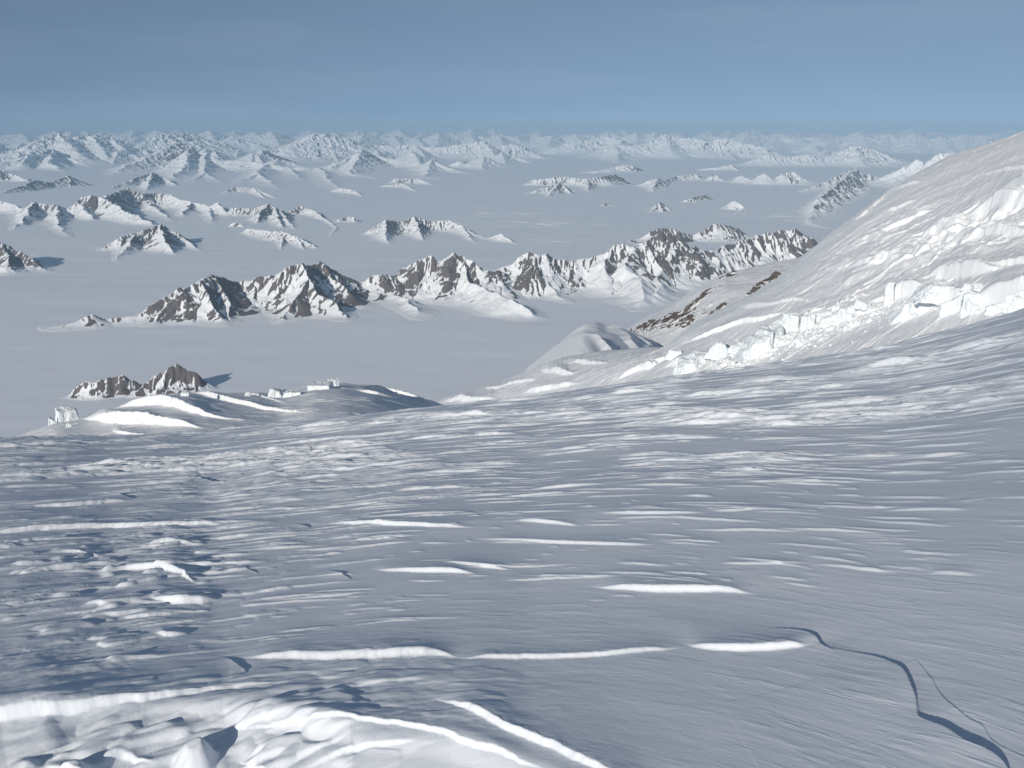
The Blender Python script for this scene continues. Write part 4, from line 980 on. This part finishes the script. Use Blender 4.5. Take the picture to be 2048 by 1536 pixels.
B("ice block", "broad crumbling ice face under the slanting slabs", hr, 1846, 616, 48, 26, 30, yaw=5, top=0.7, cuts=2, seed=53, group=GB, sink=0.4, rough=0.13)
B("ice block", "cracked ice buttress in front of the left half of the big ice wall", hr, 1945, 624, 41, 30, 28, yaw=-8, top=0.75, cuts=1, seed=54, group=GB, sink=0.4, rough=0.13)
B("ice block", "tall ice buttress at the right edge of the picture", hr, 2036, 614, 43, 33, 30, yaw=-10, top=0.8, cuts=1, seed=55, group=GB, sink=0.4, rough=0.13)
B("ice block", "slumped ice slab between the pointed wedge and the large tilted wedge", hr, 1474, 700, 43, 15, 30, yaw=-20, top=0.6, shear=0.2, cuts=2, seed=56, group=GB, sink=0.4, rough=0.13)
B("ice block", "hunched ice block above the rounded lowest block, near the dome", hr, 1352, 712, 41, 13, 30, yaw=-10, top=0.6, cuts=2, seed=57, group=GB, sink=0.4, rough=0.13)
B("ice block", "low broken ice step nearest to the snow dome", hr, 1302, 730, 48, 11, 30, yaw=-12, top=0.6, shear=0.2, cuts=2, seed=58, group=GB, sink=0.4, rough=0.13)
GL = "ice blocks on the crevassed ridge"
B("ice block", "wide flat-topped ice block crowning the left ridge", hl, 642, 777, 42, 12, 34, yaw=-18, top=1.05, cuts=0, seed=31, group=GL, sink=0.2, rough=0.03)
B("ice block", "small wedge block touching the right end of the crowning block", hl, 667, 772, 18, 14, 14, yaw=15, top=1.2, cuts=0, seed=32, group=GL, sink=0.2)
B("ice block", "rounded grey ice boulder behind the ridge crest", hl, 556, 794, 42, 20, 30, yaw=0, top=0.6, cuts=3, seed=33, group=GL, rough=0.06)
B("ice block", "long low ice slab between the boulder and the crowning block", hl, 585, 792, 42, 9, 20, yaw=-15, top=0.8, shear=0.1, cuts=1, seed=34, group=GL, rough=0.06)
B("ice block", "small white cube of ice at the top end of a crevasse wall", hl, 371, 792, 16, 9, 14, yaw=-10, top=0.95, cuts=0, seed=35, group=GL, rough=0.06)
B("ice block", "small pointed ice tooth on the ridge crest", hl, 494, 792, 14, 9, 10, yaw=0, top=0.4, shear=0.2, cuts=0, seed=36, group=GL, rough=0.06)
B("ice block", "chunky broken serac at the low left end of the ridge", hl, 135, 842, 40, 24, 30, yaw=10, top=0.7, cuts=3, seed=37, group=GL, rough=0.06)
B("ice block", "ragged little tower left of the chunky serac", hl, 104, 846, 16, 16, 14, yaw=0, top=0.4, cuts=2, seed=38, group=GL, rough=0.06)
B("ice block", "narrow blue-edged block on top of the chunky serac's right side", hl, 151, 836, 12, 20, 12, yaw=5, top=0.7, cuts=1, seed=39, group=GL, rough=0.06)
B("ice block", "dark ice lump bulging from the snow under the chunky serac", hl, 138, 854, 10, 7, 9, yaw=5, top=0.6, cuts=2, seed=40, group=GL, rough=0.06)

# crumbled ice between the blocks: nobody could count it
rs = np.random.RandomState(9)
RV, RF = [], []
for (cx, cy, wx, wy, n) in [(1540, 690, 80, 14, 260), (1610, 668, 70, 10, 220), (1690, 642, 60, 7, 120), (1470, 715, 60, 9, 160), (1400, 735, 50, 8, 90), (1860, 615, 70, 9, 160), (1770, 622, 40, 8, 80), (1960, 622, 60, 3, 50)]:
    for _ in range(n):
        px, py = cx + rs.normal() * wx * 0.6, cy + rs.normal() * wy * 0.7 - (0.22 * (0 if cx > 1800 else 1)) * (0)
        x, y, r = hr.hit(px, py, base=False)
        j = int(np.argmin(np.abs(hr.al - math.atan2(x, y)))); k = int(np.argmin(np.abs(hr.r - r)))
        sz = 0.12 + 0.75 * rs.rand() ** 5
        Q = np.linalg.qr(rs.normal(size=(3, 3)))[0]
        base = np.array([(sx, sy, sz_) for sx in (-1, 1) for sy in (-1, 1) for sz_ in (-1, 1)], float)
        v = (base * rs.uniform(0.35, 1.0, 3) + rs.normal(size=(8, 3)) * 0.15) * sz @ Q + np.array([x, y, hr.Z[j, k] + 0.25 * sz])
        b0 = 8 * len(RV); RV.append(v)
        RF += [[b0 + q_ for q_ in f] for f in ((0, 1, 3, 2), (4, 6, 7, 5), (0, 4, 5, 1), (2, 3, 7, 6), (0, 2, 6, 4), (1, 5, 7, 3))]
me = bpy.data.meshes.new("ice_rubble"); me.from_pydata(np.vstack(RV).tolist(), [], RF); me.update()
me.materials.append(mat_block)
rub = bpy.data.objects.new("ice_rubble", me); scn.collection.objects.link(rub)
rub["kind"] = "stuff"; rub["label"] = "crumbled white ice rubble strewn between the icefall blocks"

# =================================================================== the air
bm = bmesh.new()
bmesh.ops.create_cube(bm, size=1.0)
for v in bm.verts:
    v.co = Vector((v.co.x * 760000, v.co.y * 940000 + 5000, -H - 200 + (v.co.z + 0.5) * (H + 200 + 120)))
me = bpy.data.meshes.new("haze"); bm.to_mesh(me); bm.free()
hm_ = bpy.data.materials.new("haze"); hm_.use_nodes = True
nt = hm_.node_tree; nt.nodes.clear()
o_ = nt.nodes.new("ShaderNodeOutputMaterial"); pv = nt.nodes.new("ShaderNodeVolumePrincipled")
pv.inputs["Color"].default_value = HAZE_COLOR
pv.inputs["Density"].default_value = HAZE_DENSITY
pv.inputs["Anisotropy"].default_value = -0.18
nt.links.new(pv.outputs[0], o_.inputs["Volume"])
me.materials.append(hm_)
haze = bpy.data.objects.new("haze", me); scn.collection.objects.link(haze)
haze["kind"] = "stuff"; haze["label"] = "thin blue haze over the far mountains"
